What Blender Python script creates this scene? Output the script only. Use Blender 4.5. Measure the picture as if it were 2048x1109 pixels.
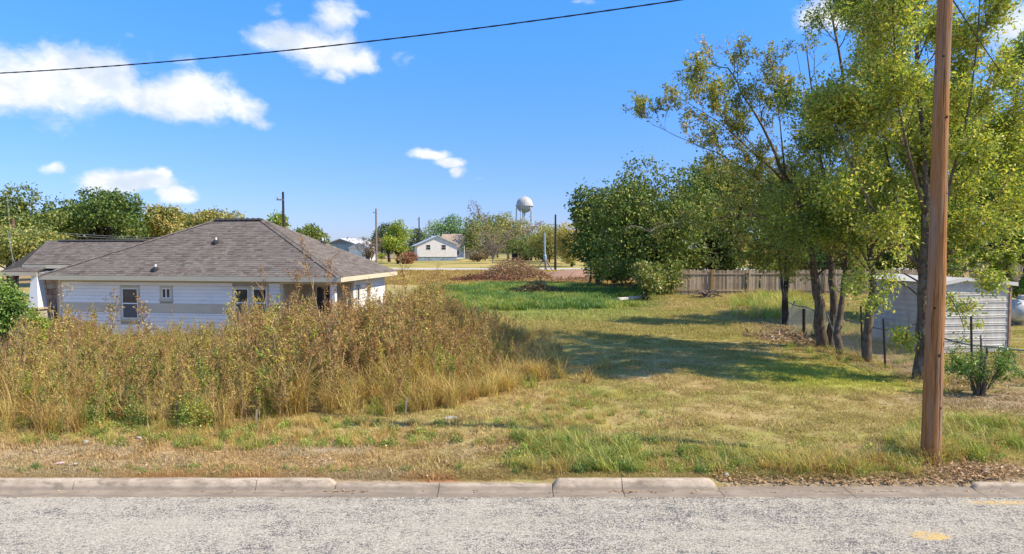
import bpy, math, random
import numpy as np
from mathutils import Vector, Matrix

for o in list(bpy.data.objects):
    bpy.data.objects.remove(o)
sc = bpy.context.scene
COL = sc.collection
R = math.radians

# ---------------------------------------------------------------- camera, sky, sun, exposure
CAM_H = 3.7
FPX = 1365.0
PITCH = math.atan(60 / FPX)
cam = bpy.data.cameras.new('camera')
cam.sensor_width = 36.0
cam.lens = 36.0 * FPX / 2048
cam.clip_start = 0.1
cam.clip_end = 6000
camo = bpy.data.objects.new('camera', cam)
camo.location = (0, 0, CAM_H)
camo.rotation_euler = (R(90) - PITCH, 0, 0)
COL.objects.link(camo)
sc.camera = camo

SUN_AZ = R(106)      # clockwise from +Y
SUN_EL = R(45)
sv = Vector((math.sin(SUN_AZ) * math.cos(SUN_EL), math.cos(SUN_AZ) * math.cos(SUN_EL), math.sin(SUN_EL)))
sun = bpy.data.lights.new('sun', 'SUN')
sun.energy = 4.2
sun.angle = R(0.5)
sun.color = (1.0, 0.875, 0.66)
suno = bpy.data.objects.new('sun', sun)
suno.rotation_euler = sv.to_track_quat('Z', 'Y').to_euler()
suno.location = (30, -10, 40)
COL.objects.link(suno)

vs = sc.view_settings
sc.display_settings.display_device = 'sRGB'
vs.view_transform = 'Standard'
vs.look = 'None'
vs.exposure = 0.8
vs.gamma = 1.0
vs.use_curve_mapping = False


class NT:
    """small helper round a node tree"""
    def __init__(s, tree):
        s.t = tree
        s.L = tree.links

    def n(s, typ, **kw):
        nd = s.t.nodes.new(typ)
        for k, v in kw.items():
            setattr(nd, k, v)
        return nd

    def put(s, sock, v):
        if hasattr(v, 'is_linked') or isinstance(v, bpy.types.NodeSocket):
            s.L.new(v, sock)
        elif v is not None:
            if hasattr(sock.default_value, '__len__') and not hasattr(v, '__len__'):
                v = (v,) * len(sock.default_value)
            if hasattr(v, '__len__') and len(sock.default_value) == 4 and len(v) == 3:
                v = tuple(v) + (1,)
            sock.default_value = v

    def m(s, op, a, b=None, c=None, clamp=False):
        nd = s.n('ShaderNodeMath', operation=op, use_clamp=clamp)
        for i, v in enumerate((a, b, c)):
            if v is not None:
                s.put(nd.inputs[i], v)
        return nd.outputs[0]

    def v(s, op, a, b=None):
        nd = s.n('ShaderNodeVectorMath', operation=op)
        s.put(nd.inputs[0], a)
        if b is not None:
            s.put(nd.inputs[1], b)
        return nd.outputs['Value'] if op in ('LENGTH', 'DOT_PRODUCT', 'DISTANCE') else nd.outputs[0]

    def sep(s, v):
        nd = s.n('ShaderNodeSeparateXYZ')
        s.put(nd.inputs[0], v)
        return nd.outputs[0], nd.outputs[1], nd.outputs[2]

    def comb(s, x, y, z):
        nd = s.n('ShaderNodeCombineXYZ')
        for i, q in enumerate((x, y, z)):
            s.put(nd.inputs[i], q)
        return nd.outputs[0]

    def noise(s, vec, scale, detail=3.0, rough=0.55, dist=0.0, out=0):
        nd = s.n('ShaderNodeTexNoise')
        if vec is not None:
            s.put(nd.inputs['Vector'], vec)
        nd.inputs['Scale'].default_value = scale
        nd.inputs['Detail'].default_value = detail
        nd.inputs['Roughness'].default_value = rough
        nd.inputs['Distortion'].default_value = dist
        return nd.outputs[out]

    def voro(s, vec, scale, feature='F1', out=0, rnd=1.0):
        nd = s.n('ShaderNodeTexVoronoi', feature=feature)
        if vec is not None:
            s.put(nd.inputs['Vector'], vec)
        nd.inputs['Scale'].default_value = scale
        nd.inputs['Randomness'].default_value = rnd
        return nd.outputs[out]

    def step(s, x, lo, hi, a=0.0, b=1.0):
        nd = s.n('ShaderNodeMapRange', interpolation_type='SMOOTHSTEP')
        for i, q in enumerate((x, lo, hi, a, b)):
            s.put(nd.inputs[i], q)
        return nd.outputs[0]

    def mix(s, f, a, b, blend='MIX'):
        nd = s.n('ShaderNodeMix', data_type='RGBA', blend_type=blend)
        s.put(nd.inputs[0], f)
        s.put(nd.inputs[6], a)
        s.put(nd.inputs[7], b)
        return nd.outputs[2]

    def ramp(s, f, stops, interp='LINEAR'):
        nd = s.n('ShaderNodeValToRGB')
        cr = nd.color_ramp
        cr.interpolation = interp
        while len(cr.elements) < len(stops):
            cr.elements.new(0.5)
        for e, (p, c) in zip(cr.elements, stops):
            e.position = p
            e.color = tuple(c) + (1,) if len(c) == 3 else c
        s.put(nd.inputs[0], f)
        return nd.outputs[0]


def pix_dir(px, py):
    """direction of the ray through a pixel of the photograph (used at build time to measure where things stand)"""
    c, s = math.cos(PITCH), math.sin(PITCH)
    u = (px - 1024) / FPX
    w = (554.5 - py) / FPX
    return Vector((u, c + w * s, -s + w * c))


def at(px, py, Y):
    d = pix_dir(px, py)
    return Vector((0, 0, CAM_H)) + d * (Y / d.y)


def on_ground(px, py, z=0.0):
    d = pix_dir(px, py)
    return Vector((0, 0, CAM_H)) + d * ((z - CAM_H) / d.z)


# sky: Nishita plus cumulus placed by direction, scattered clouds out of view with cover raised to lift the fill
world = bpy.data.worlds.new('World')
sc.world = world
world.use_nodes = True
wt = NT(world.node_tree)
world.node_tree.nodes.clear()
sky = wt.n('ShaderNodeTexSky', sky_type='NISHITA')
sky.sun_disc = False
sky.sun_elevation = SUN_EL
sky.sun_rotation = SUN_AZ
sky.altitude = 100
sky.air_density = 1.0
sky.dust_density = 0.2
sky.ozone_density = 1.6
tc = wt.n('ShaderNodeTexCoord')
gen = tc.outputs['Generated']
dx, dy, dz = wt.sep(gen)
az = wt.m('ARCTAN2', dx, dy)
el = wt.m('ARCSINE', dz)
uv = wt.comb(az, wt.m('MULTIPLY', el, 1.35), 0.0)
warp = wt.v('SUBTRACT', wt.noise(uv, 9.0, 4, 0.6, out=1), (0.5, 0.5, 0.5))
uvw = wt.v('ADD', uv, wt.v('MULTIPLY', warp, (0.07, 0.05, 0.0)))
wu, wv, _ = wt.sep(uvw)
CLOUDS = [  # px, py, rx, ry, strength
    (30, 165, 130, 60, 1.0), (150, 150, 120, 60, 1.0), (235, 150, 50, 45, .9), (300, 195, 110, 38, 1.0), (400, 195, 90, 45, 1.0), (480, 215, 50, 30, .9),
    (520, 240, 30, 20, .6), (380, 120, 35, 22, .45), (370, 225, 45, 18, .7),
    (600, 85, 95, 34, 1.0), (670, 100, 70, 45, 1.0), (665, 35, 48, 45, .85), (720, 115, 50, 28, .9), (665, 140, 28, 22, .8), (550, 22, 28, 28, .42), (805, 115, 36, 20, .52), (500, 62, 36, 18, .4), (715, 28, 30, 16, .55),
    (850, 312, 42, 13, 1.1), (890, 328, 36, 13, 1.1), (912, 345, 20, 13, .9),
    (235, 362, 55, 22, 1.3), (290, 362, 50, 18, 1.25), (325, 350, 18, 15, 1.0), (355, 388, 32, 17, 1.2), (97, 334, 26, 13, .95),
    (1690, 20, 60, 34, 1.25), (1640, 40, 50, 24, .9), (1760, 90, 60, 50, .6), (2030, 60, 60, 60, .8), (1720, 150, 60, 50, .55), (2040, 150, 50, 40, .6), (1180, 4, 60, 9, .5),
    (805, 172, 20, 10, .42), (280, 68, 30, 14, .4), (960, 360, 16, 8, .4),
]
mask = None
for px, py, rx, ry, st in CLOUDS:
    d = pix_dir(px, py).normalized()
    a0, e0 = math.atan2(d.x, d.y), math.asin(d.z) * 1.35
    ra, re = rx / FPX * 1.22, ry / FPX * 1.62
    q = wt.m('ADD', wt.m('POWER', wt.m('DIVIDE', wt.m('SUBTRACT', wu, a0), ra), 2.0), wt.m('POWER', wt.m('DIVIDE', wt.m('SUBTRACT', wv, e0), re), 2.0))
    g = wt.m('MULTIPLY', wt.m('EXPONENT', wt.m('MULTIPLY', q, -1.1)), st)
    mask = g if mask is None else wt.m('MAXIMUM', mask, g)
fb = wt.noise(uvw, 19.0, 9, 0.66)
den_here = wt.m('ADD', mask, wt.m('MULTIPLY', wt.m('SUBTRACT', fb, 0.5), 1.05))
c_here = wt.step(den_here, 0.36, 0.92)
big = wt.noise(gen, 2.3, 6, 0.6)
c_far = wt.step(big, 0.53, 0.68)  # unseen cloud cover, widened to brighten and warm the fill light
inside = wt.m('MULTIPLY', wt.step(wt.m('ABSOLUTE', az), 0.95, 0.72), wt.m('MULTIPLY', wt.step(el, 0.62, 0.40), wt.step(dy, -0.1, 0.1)))
c_all = wt.mix(inside, c_far, c_here)
c_all = wt.m('MULTIPLY', c_all, wt.step(el, 0.02, 0.07))
deep = wt.mix(wt.step(el, -0.02, 0.47), (0.34, 0.42, 0.76), (0.29, 0.78, 1.30))
skyc = wt.mix(1.0, sky.outputs[0], deep, 'MULTIPLY')
SKY_STR = 0.13
body = wt.noise(uvw, 11.0, 5, 0.55)
ccol = wt.mix(wt.step(body, 0.34, 0.62), (0.62, 0.71, 0.84), (1.0, 1.0, 1.0))
ccol = wt.v('SCALE', ccol)
ccol.node.inputs['Scale'].default_value = 0.66 / SKY_STR
skc = wt.mix(c_all, skyc, ccol)
bg = wt.n('ShaderNodeBackground')
wt.put(bg.inputs[0], skc)
bg.inputs[1].default_value = SKY_STR
wo = wt.n('ShaderNodeOutputWorld')
wt.L.new(bg.outputs[0], wo.inputs[0])


# ---------------------------------------------------------------- helpers
def tag(o, label=None, cat=None, group=None, kind=None):
    if label: o['label'] = label
    if cat: o['category'] = cat
    if group: o['group'] = group
    if kind: o['kind'] = kind
    return o


def link(name, me, parent=None, loc=None, rot=None):
    o = bpy.data.objects.new(name, me)
    if parent is not None: o.parent = parent
    if loc is not None: o.location = loc
    if rot is not None: o.rotation_euler = rot
    COL.objects.link(o)
    return o


def empty(name, loc, rz=0.0, label=None, cat=None, group=None):
    o = link(name, None, None, loc, (0, 0, rz))
    o.empty_display_size = 0.3
    return tag(o, label, cat, group)


class MB:
    """mesh builder: collects verts / faces / material slots"""
    def __init__(s):
        s.v = []; s.f = []; s.mi = []; s.cur = 0; s.sm = []; s.smooth = False; s.n = 0; s.big = []

    def add(s, vs_, fs):
        b = s.n
        s.v.append(np.asarray(vs_, dtype=np.float64).reshape(-1, 3))
        s.n += len(s.v[-1])
        for f in fs:
            s.f.append([b + i for i in f]); s.mi.append(s.cur); s.sm.append(s.smooth)

    def quads(s, V):
        """V: (N,4,3) array of separate quads"""
        V = np.asarray(V)
        if len(V) == 0: return
        s.v.append(V.reshape(-1, 3))
        s.big.append((s.n, len(V), s.cur, s.smooth))
        s.n += len(V) * 4

    def box(s, x0, x1, y0, y1, z0, z1):
        s.add([(x0, y0, z0), (x1, y0, z0), (x1, y1, z0), (x0, y1, z0), (x0, y0, z1), (x1, y0, z1), (x1, y1, z1), (x0, y1, z1)],
              [(0, 3, 2, 1), (4, 5, 6, 7), (0, 1, 5, 4), (1, 2, 6, 5), (2, 3, 7, 6), (3, 0, 4, 7)])

    def tube(s, pts, rad, sides=6, cap=True):
        pts = np.asarray([tuple(p) for p in pts], dtype=float)
        n = len(pts)
        rad = np.full(n, rad) if np.isscalar(rad) else np.asarray(rad, dtype=float)
        T = np.gradient(pts, axis=0)
        T /= np.linalg.norm(T, axis=1)[:, None] + 1e-9
        ref = np.array([0, 0, 1.0]) if abs(T[0][2]) < 0.9 else np.array([1.0, 0, 0])
        A = np.cross(T, ref); A /= np.linalg.norm(A, axis=1)[:, None] + 1e-9
        B = np.cross(T, A)
        ang = np.arange(sides) * 2 * math.pi / sides
        V = pts[:, None, :] + rad[:, None, None] * (np.cos(ang)[None, :, None] * A[:, None, :] + np.sin(ang)[None, :, None] * B[:, None, :])
        fs = [(i * sides + j, i * sides + (j + 1) % sides, (i + 1) * sides + (j + 1) % sides, (i + 1) * sides + j) for i in range(n - 1) for j in range(sides)]
        if cap:
            fs.append(tuple(range(sides - 1, -1, -1))); fs.append(tuple((n - 1) * sides + j for j in range(sides)))
        s.add(V.reshape(-1, 3), fs)

    def lathe(s, prof, c=(0, 0, 0), seg=20, closed=True):
        V = [(c[0] + r * math.cos(2 * math.pi * j / seg), c[1] + r * math.sin(2 * math.pi * j / seg), c[2] + z) for r, z in prof for j in range(seg)]
        fs = [(i * seg + j, i * seg + (j + 1) % seg, (i + 1) * seg + (j + 1) % seg, (i + 1) * seg + j) for i in range(len(prof) - 1) for j in range(seg)]
        if closed:
            fs.append(tuple(range(seg - 1, -1, -1))); fs.append(tuple((len(prof) - 1) * seg + j for j in range(seg)))
        s.add(V, fs)

    def prism(s, prof, x0, x1, axis='x'):
        """profile (a,b) extruded; axis x: profile in (y,z)"""
        n = len(prof)
        f = (lambda t, a, b: (t, a, b)) if axis == 'x' else (lambda t, a, b: (a, t, b)) if axis == 'y' else (lambda t, a, b: (a, b, t))
        s.add([f(x0, a, b) for a, b in prof] + [f(x1, a, b) for a, b in prof],
              [(i, (i + 1) % n, n + (i + 1) % n, n + i) for i in range(n)] + [tuple(range(n - 1, -1, -1)), tuple(range(n, 2 * n))])

    def mesh(s, name, *mats):
        me = bpy.data.meshes.new(name)
        V = np.concatenate(s.v) if s.v else np.zeros((0, 3))
        me.vertices.add(len(V)); me.vertices.foreach_set('co', V.astype(np.float32).ravel())
        tot = [len(f) for f in s.f]
        li = [np.array([i for f in s.f for i in f], dtype=np.int32)]
        mi = [np.array(s.mi, dtype=np.int32)]; sm = [np.array(s.sm, dtype=bool)]
        tots = [np.array(tot, dtype=np.int32)]
        for (b, n, cur, smo) in s.big:
            li.append(np.arange(b, b + 4 * n, dtype=np.int32)); tots.append(np.full(n, 4, dtype=np.int32))
            mi.append(np.full(n, cur, dtype=np.int32)); sm.append(np.full(n, smo, dtype=bool))
        li = np.concatenate(li); tots = np.concatenate(tots); mi = np.concatenate(mi); sm = np.concatenate(sm)
        me.loops.add(len(li)); me.loops.foreach_set('vertex_index', li)
        me.polygons.add(len(tots))
        me.polygons.foreach_set('loop_start', np.concatenate([[0], np.cumsum(tots)[:-1]]).astype(np.int32) if len(tots) else [])
        me.polygons.foreach_set('material_index', mi)
        me.polygons.foreach_set('use_smooth', sm)
        for m in mats: me.materials.append(m)
        me.update(calc_edges=True)
        return me

    def build(s, name, mats, parent=None, loc=None, rot=None):
        mats = mats if isinstance(mats, (list, tuple)) else [mats]
        return link(name, s.mesh(name, *mats), parent, loc, rot)


def unit(a):
    return a / (np.linalg.norm(a, axis=-1, keepdims=True) + 1e-9)


def leaf_quads(C, D, Nn, L, W, fold=0.25):
    """diamond leaves: C base points, D direction, Nn rough normal"""
    D = unit(D); S = unit(np.cross(D, Nn)); U = np.cross(S, D)
    L = np.broadcast_to(np.asarray(L, float), (len(C),))[:, None]; W = np.broadcast_to(np.asarray(W, float), (len(C),))[:, None]
    mid = C + D * L * 0.45 + U * L * fold * 0.5
    return np.stack([C, mid + S * W * 0.5, C + D * L, mid - S * W * 0.5], axis=1)


def rdirs(rng, n):
    return unit(rng.normal(size=(n, 3)))


# ---------------------------------------------------------------- materials
def mat(name):
    m = bpy.data.materials.new(name)
    m.use_nodes = True
    m.node_tree.nodes.clear()
    t = NT(m.node_tree)
    out = t.n('ShaderNodeOutputMaterial')
    return m, t, out


def principled(t, out, col, rough=0.8, bump=None, bstr=0.3, bdist=0.01, metal=0.0, spec=0.3):
    p = t.n('ShaderNodeBsdfPrincipled')
    t.put(p.inputs['Base Color'], col)
    t.put(p.inputs['Roughness'], rough)
    p.inputs['Metallic'].default_value = metal
    p.inputs['Specular IOR Level'].default_value = spec
    if bump is not None:
        b = t.n('ShaderNodeBump')
        b.inputs['Strength'].default_value = bstr
        b.inputs['Distance'].default_value = bdist
        t.put(b.inputs['Height'], bump)
        t.L.new(b.outputs[0], p.inputs['Normal'])
    t.L.new(p.outputs[0], out.inputs[0])
    return p


def objco(t):
    return t.n('ShaderNodeTexCoord').outputs['Object']


def worldpos(t):
    return t.n('ShaderNodeNewGeometry').outputs['Position']


def leaf_mat(name, stops, trans=0.35, gloss=0.06, var=0.25, lift=1.0):
    """leaf colours picked per leaf; a little translucency and sheen"""
    m, t, out = mat(name)
    g = t.n('ShaderNodeNewGeometry')
    ri = g.outputs['Random Per Island']
    oi = t.n('ShaderNodeObjectInfo').outputs['Random']
    f = t.m('ADD', ri, t.m('MULTIPLY', t.m('SUBTRACT', oi, 0.5), 0.5))
    f = t.m('ADD', f, t.m('MULTIPLY', t.m('SUBTRACT', t.noise(g.outputs['Position'], 0.9, 2), 0.5), 0.9), clamp=True)
    c = t.ramp(f, [(p_, tuple(min(0.75, q * lift) for q in c_)) for p_, c_ in stops])
    br = t.n('ShaderNodeHueSaturation')
    t.put(br.inputs['Color'], c)
    t.put(br.inputs['Value'], t.m('ADD', 1 - var, t.m('MULTIPLY', t.m('FRACT', t.m('MULTIPLY', ri, 17.31)), 2 * var)))
    c = br.outputs[0]
    d = t.n('ShaderNodeBsdfDiffuse'); t.put(d.inputs[0], c)
    tr = t.n('ShaderNodeBsdfTranslucent'); t.put(tr.inputs[0], t.mix(0.5, c, t.mix(1.0, c, (1.0, 1.05, 0.45), 'MULTIPLY')))
    mx = t.n('ShaderNodeMixShader'); mx.inputs[0].default_value = trans
    t.L.new(d.outputs[0], mx.inputs[1]); t.L.new(tr.outputs[0], mx.inputs[2])
    gl = t.n('ShaderNodeBsdfGlossy'); gl.inputs['Roughness'].default_value = 0.45
    mx2 = t.n('ShaderNodeMixShader'); mx2.inputs[0].default_value = gloss
    t.L.new(mx.outputs[0], mx2.inputs[1]); t.L.new(gl.outputs[0], mx2.inputs[2])
    t.L.new(mx2.outputs[0], out.inputs[0])
    return m


def simple(name, col, rough=0.7, var=0.15, scale=6.0, metal=0.0, bump=0.0, spec=0.3, col2=None, bdist=0.01, detail=4):
    m, t, out = mat(name)
    oc = objco(t)
    nz = t.noise(oc, scale, detail, 0.6)
    c2 = col2 if col2 is not None else tuple(x * (1 - 2 * var) for x in col)
    c = t.mix(t.step(nz, 0.35, 0.7), col, c2)
    principled(t, out, c, rough, nz if bump else None, bump, bdist, metal, spec)
    return m


# ---------------------------------------------------------------- the ground
ROAD_Z = -0.12
ROAD_EDGE = 10.29        # far edge of the asphalt
KERB_Y0, KERB_Y1 = 10.53, 10.70


def gz(x, y):
    x = np.asarray(x, float); y = np.asarray(y, float)
    h = 0.045 * np.sin(0.55 * x + 1.0) * np.cos(0.41 * y + 0.3) + 0.02 * np.sin(1.7 * x + 0.6 * y) + 0.015 * np.cos(2.3 * y - 1.1 * x)
    f = np.clip((y - 10.81) / 1.5, 0, 1) * np.clip((70 - y) / 20, 0, 1)
    h = h * f
    # the bank slumps to the gutter where the kerb is missing
    gap = np.clip((x - 3.1) / 0.5, 0, 1) * np.clip((7.6 - x) / 0.5, 0, 1)
    h = h - 0.10 * gap * np.clip((11.06 - y) / 0.45, 0, 1)
    h = h - 0.045 * np.clip((x + 3.0) / 0.25, 0, 1) * np.clip((0.55 - x) / 0.2, 0, 1) * np.clip((11.01 - y) / 0.3, 0, 1)
    # mound of bare earth by the brush piles
    h = h + 0.9 * np.exp(-((x - 7.6) / 4.5) ** 2 - ((y - 84) / 5.0) ** 2)
    return h


def tint(t, pos, grass=False):
    """colour of soil and turf by place: straw, olive, green, rusty patches, leaf litter and bare earth"""
    x, y, z = t.sep(pos)
    p = t.comb(x, y, 0.0)
    n1 = t.noise(p, 0.33, 4, 0.6)
    n2 = t.noise(p, 1.6, 4, 0.65)
    n3 = t.noise(p, 11.0, 3, 0.7)

    def ell(cx, cy, rx, ry, soft=0.35, wob=0.9):
        d = t.v('LENGTH', t.comb(t.m('DIVIDE', t.m('SUBTRACT', x, cx), rx), t.m('DIVIDE', t.m('SUBTRACT', y, cy), ry), 0.0))
        d = t.m('ADD', d, t.m('MULTIPLY', t.m('SUBTRACT', t.m('ADD', t.m('MULTIPLY', n1, 0.5), t.m('MULTIPLY', n2, 0.5)), 0.5), wob))
        return t.step(d, 1 + soft, 1 - soft)

    straw = t.ramp(t.m('ADD', t.m('MULTIPLY', n2, 0.6), t.m('MULTIPLY', n3, 0.4)), [(0.30, (0.25, 0.175, 0.082)), (0.48, (0.445, 0.32, 0.15)), (0.66, (0.60, 0.46, 0.24))])
    green = t.ramp(t.m('ADD', t.m('MULTIPLY', n2, 0.5), t.m('MULTIPLY', n3, 0.5)), [(0.30, (0.145, 0.165, 0.036)), (0.5, (0.265, 0.27, 0.062)), (0.68, (0.39, 0.355, 0.105))])
    gm = t.m('ADD', t.m('ADD', t.m('MULTIPLY', n1, 0.40), t.m('MULTIPLY', n2, 0.36)), t.m('MULTIPLY', n3, 0.24))
    g = t.step(gm, 0.40, 0.60)
    # lawn on the right is greener than the verge along the kerb on the left
    g = t.m('MULTIPLY', g, t.m('MAXIMUM', t.step(x, -4.0, 2.0, 0.12, 1.0), t.step(y, 12.6, 14.0, 0.12, 0.8)))
    g = t.m('MAXIMUM', g, t.m('MULTIPLY', ell(3.5, 33, 7.5, 10), 0.6))
    straw = t.mix(t.m('MULTIPLY', t.step(y, 13.2, 12.4), t.step(x, 2.0, -2.0)), straw, t.mix(1.0, straw, (0.93, 0.84, 0.92), 'MULTIPLY'))
    c = t.mix(g, straw, green)
    c = t.mix(t.m('MULTIPLY', ell(9.3, 19.6, 2.6, 2.0, 0.6), 0.70), c, t.mix(n2, (0.26, 0.33, 0.02), (0.42, 0.47, 0.05)))
    c = t.mix(t.m('MULTIPLY', ell(6.8, 15.2, 3.2, 1.7), 0.5), c, (0.42, 0.32, 0.14))
    # rank green grass in the middle distance
    lush = t.mix(n2, (0.07, 0.14, 0.03), (0.20, 0.25, 0.06))
    c = t.mix(ell(1.0, 52, 9.5, 15, 0.2, 0.5), c, lush)
    c = t.mix(t.m('MULTIPLY', ell(3.0, 38, 4.5, 4, 0.4), 0.85), c, t.mix(n2, (0.22, 0.29, 0.06), (0.36, 0.38, 0.12)))
    # rusty low weeds by the kerb, grey thatch behind them
    c = t.mix(t.m('MULTIPLY', t.m('MULTIPLY', t.step(y, 11.26, 10.81), t.step(x, 0.2, -1.0)), t.step(n2, 0.42, 0.56)), c, (0.42, 0.225, 0.11))
    c = t.mix(t.m('MULTIPLY', t.m('MULTIPLY', t.step(y, 12.9, 12.2), t.step(x, 0.5, -2.0)), t.m('MULTIPLY', t.step(n1, 0.56, 0.44), 0.75)), c, t.mix(n3, (0.30, 0.245, 0.16), (0.50, 0.41, 0.27)))
    # leaf litter under the fence-line trees and in the gutter
    lit = t.m('MULTIPLY', t.step(t.m('ABSOLUTE', t.m('SUBTRACT', x, 12.3)), 2.2, 0.4), t.m('MULTIPLY', t.step(y, 13.5, 15.5), t.step(y, 37.0, 33.0)))
    lit = t.m('MULTIPLY', lit, t.step(n2, 0.36, 0.55))
    lit = t.m('MAXIMUM', lit, ell(12.3, 16.2, 2.6, 1.2))
    lit = t.m('MAXIMUM', lit, ell(7.7, 11.11, 1.1, 0.5))
    lit = t.m('MAXIMUM', lit, t.m('MULTIPLY', t.m('MULTIPLY', t.step(y, 11.06, 10.71), t.step(x, 3.0, 3.6)), t.step(x, 8.2, 7.4)))
    c = t.mix(lit, c, t.ramp(n3, [(0.35, (0.17, 0.12, 0.07)), (0.52, (0.33, 0.245, 0.145)), (0.68, (0.50, 0.395, 0.255))]))
    # tan stubble strip and bare reddish earth in front of the back road
    strip = t.m('MULTIPLY', t.step(y, 66, 72), t.step(y, 108, 104))
    c = t.mix(t.m('MULTIPLY', strip, 0.9), c, t.mix(n2, (0.27, 0.17, 0.07), (0.40, 0.27, 0.12)))
    c = t.mix(ell(9.5, 84, 9.0, 15, 0.3, 0.6), c, t.mix(n2, (0.23, 0.13, 0.08), (0.46, 0.285, 0.195)))
    # straw fields beyond the back road
    far = t.m('MULTIPLY', t.step(y, 119.0, 121.0), 1.0)
    c = t.mix(far, c, t.mix(t.step(t.noise(p, 0.06, 4), 0.42, 0.6), (0.44, 0.34, 0.12), (0.27, 0.25, 0.07)))
    fz = t.step(y, 230, 420)
    c = t.mix(fz, c, (0.10, 0.12, 0.05))
    return c, n2, n3


m_ground, t, out = mat('ground_soil')
pos = worldpos(t)
c, n2, n3 = tint(t, pos)
x_, y_, z_ = t.sep(pos)
c = t.mix(t.step(t.noise(pos, 26, 3, 0.7), 0.50, 0.72, 0, 0.55), c, t.mix(1.0, c, (0.50, 0.46, 0.42), 'MULTIPLY'))
ht = t.m('ADD', t.m('MULTIPLY', t.noise(pos, 30, 4, 0.7), 0.6), t.m('MULTIPLY', t.noise(pos, 5, 3), 0.8))
principled(t, out, c, 0.95, ht, 0.7, 0.05, spec=0.1)

xs = np.concatenate([[-3000, -1500, -800, -400, -200, -120, -80, -60], np.arange(-45, 45.01, 0.45), [60, 80, 120, 200, 400, 800, 1500, 3000]])
ys = np.concatenate([[-400, -100, -40, -10, -0.35, -0.30, 0.3, 4, 10.63, 10.67], np.arange(10.9, 46, 0.3), np.arange(46, 106, 1.5), [110, 121, 140, 170, 210, 280, 400, 700, 1200, 2000, 4000]])
X, Y = np.meshgrid(xs, ys)
Z = gz(X, Y) - 0.01
Z = np.where((Y > -0.32) & (Y < 10.65), -0.3, Z)
nx, ny = len(xs), len(ys)
mb = MB(); mb.smooth = True
idx = np.arange(nx * ny).reshape(ny, nx)
V = np.stack([X, Y, Z], -1).reshape(-1, 3)
mb.add(V, np.stack([idx[:-1, :-1], idx[:-1, 1:], idx[1:, 1:], idx[1:, :-1]], -1).reshape(-1, 4).tolist())
tag(mb.build('ground', m_ground), kind='structure')

# chip-seal road: pale stone chips over dark binder showing through in streaks
m_road, t, out = mat('chip_seal')
pos = worldpos(t)
x_, y_, z_ = t.sep(pos)
st = t.comb(t.m('MULTIPLY', x_, 0.55), y_, 0.0)
cells = t.voro(pos, 58.0, out=1)
cs, _, cz = t.sep(cells)
chip = t.ramp(cs, [(0.0, (0.27, 0.235, 0.178)), (0.3, (0.43, 0.383, 0.30)), (0.65, (0.515, 0.463, 0.365)), (1.0, (0.64, 0.58, 0.46))])
wear = t.m('ADD', t.m('ADD', t.m('MULTIPLY', t.noise(st, 0.9, 4, 0.6), 0.34), t.m('MULTIPLY', t.noise(st, 4.2, 5, 0.7), 0.50)), t.m('MULTIPLY', t.noise(st, 17, 4, 0.7), 0.40))
dist_edge = t.m('ADD', y_, t.m('MULTIPLY', t.m('SUBTRACT', t.noise(st, 3.0, 4), 0.5), 0.10))
wear = t.m('ADD', wear, t.m('MULTIPLY', t.step(dist_edge, 10.17, 10.25), 0.07))
wear = t.m('ADD', wear, t.m('MULTIPLY', t.m('SINE', t.m('ADD', t.m('MULTIPLY', y_, 4.6), 1.2)), 0.016))
wear = t.m('ADD', wear, t.step(x_, -7.0, 4.0, -0.01, 0.03))
bare = t.step(t.m('ADD', wear, t.m('MULTIPLY', t.m('SUBTRACT', cz, 0.5), 0.24)), 0.655, 0.775)
c = t.mix(t.m('MULTIPLY', bare, 0.92), chip, t.mix(cs, (0.05, 0.05, 0.055), (0.17, 0.165, 0.165)))
c = t.mix(t.step(t.noise(st, 0.5, 3), 0.40, 0.62, 0, 0.25), c, t.mix(1.0, c, (0.82, 0.81, 0.80), 'MULTIPLY'))
edge = t.voro(pos, 58.0, feature='DISTANCE_TO_EDGE')
c = t.mix(t.step(edge, 0.14, 0.0, 0, 0.40), c, (0.12, 0.11, 0.10))
# worn yellow utility paint
pm = t.step(t.m('ADD', t.m('MULTIPLY', t.noise(pos, 9, 5, 0.75), 1.0), t.m('MULTIPLY', cz, 0.30)), 0.60, 0.70)
pa = t.v('LENGTH', t.comb(t.m('DIVIDE', t.m('SUBTRACT', x_, 5.54), 0.26), t.m('DIVIDE', t.m('SUBTRACT', y_, 8.88), 0.15), 0.0))
pb = t.m('MAXIMUM', t.step(t.m('ABSOLUTE', t.m('SUBTRACT', x_, 7.6)), 1.0, 0.5), 0.0)
pb = t.m('MULTIPLY', pb, t.step(t.m('ABSOLUTE', t.m('SUBTRACT', y_, 10.05)), 0.10, 0.04))
paint = t.m('MULTIPLY', t.m('MAXIMUM', t.step(pa, 1.15, 0.75), t.m('MULTIPLY', pb, 0.85)), pm)
c = t.mix(t.m('MULTIPLY', paint, 0.85), c, (0.72, 0.44, 0.07))
principled(t, out, c, 0.9, t.m('SUBTRACT', t.m('MULTIPLY', t.step(edge, 0.0, 0.35), 0.6), t.m('MULTIPLY', bare, 0.5)), 0.55, 0.012, spec=0.2)
mb = MB()
for i in range(40):
    for j in range(6):
        x0, x1 = -120 + i * 6, -114 + i * 6
        y0, y1 = -0.2 + j * (ROAD_EDGE + 0.2) / 6, -0.2 + (j + 1) * (ROAD_EDGE + 0.2) / 6
        mb.add([(x0, y0, ROAD_Z), (x1, y0, ROAD_Z), (x1, y1, ROAD_Z), (x0, y1, ROAD_Z)], [(0, 1, 2, 3)])
tag(mb.build('road', m_road), kind='structure')

m_road2 = simple('pale_gravel_road', (0.52, 0.49, 0.44), 0.95, 0.1, 0.8)
mb = MB(); mb.box(-400, 400, 110.5, 118.5, -0.1, 0.03)
tag(mb.build('back_road', m_road2), kind='structure')

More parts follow.
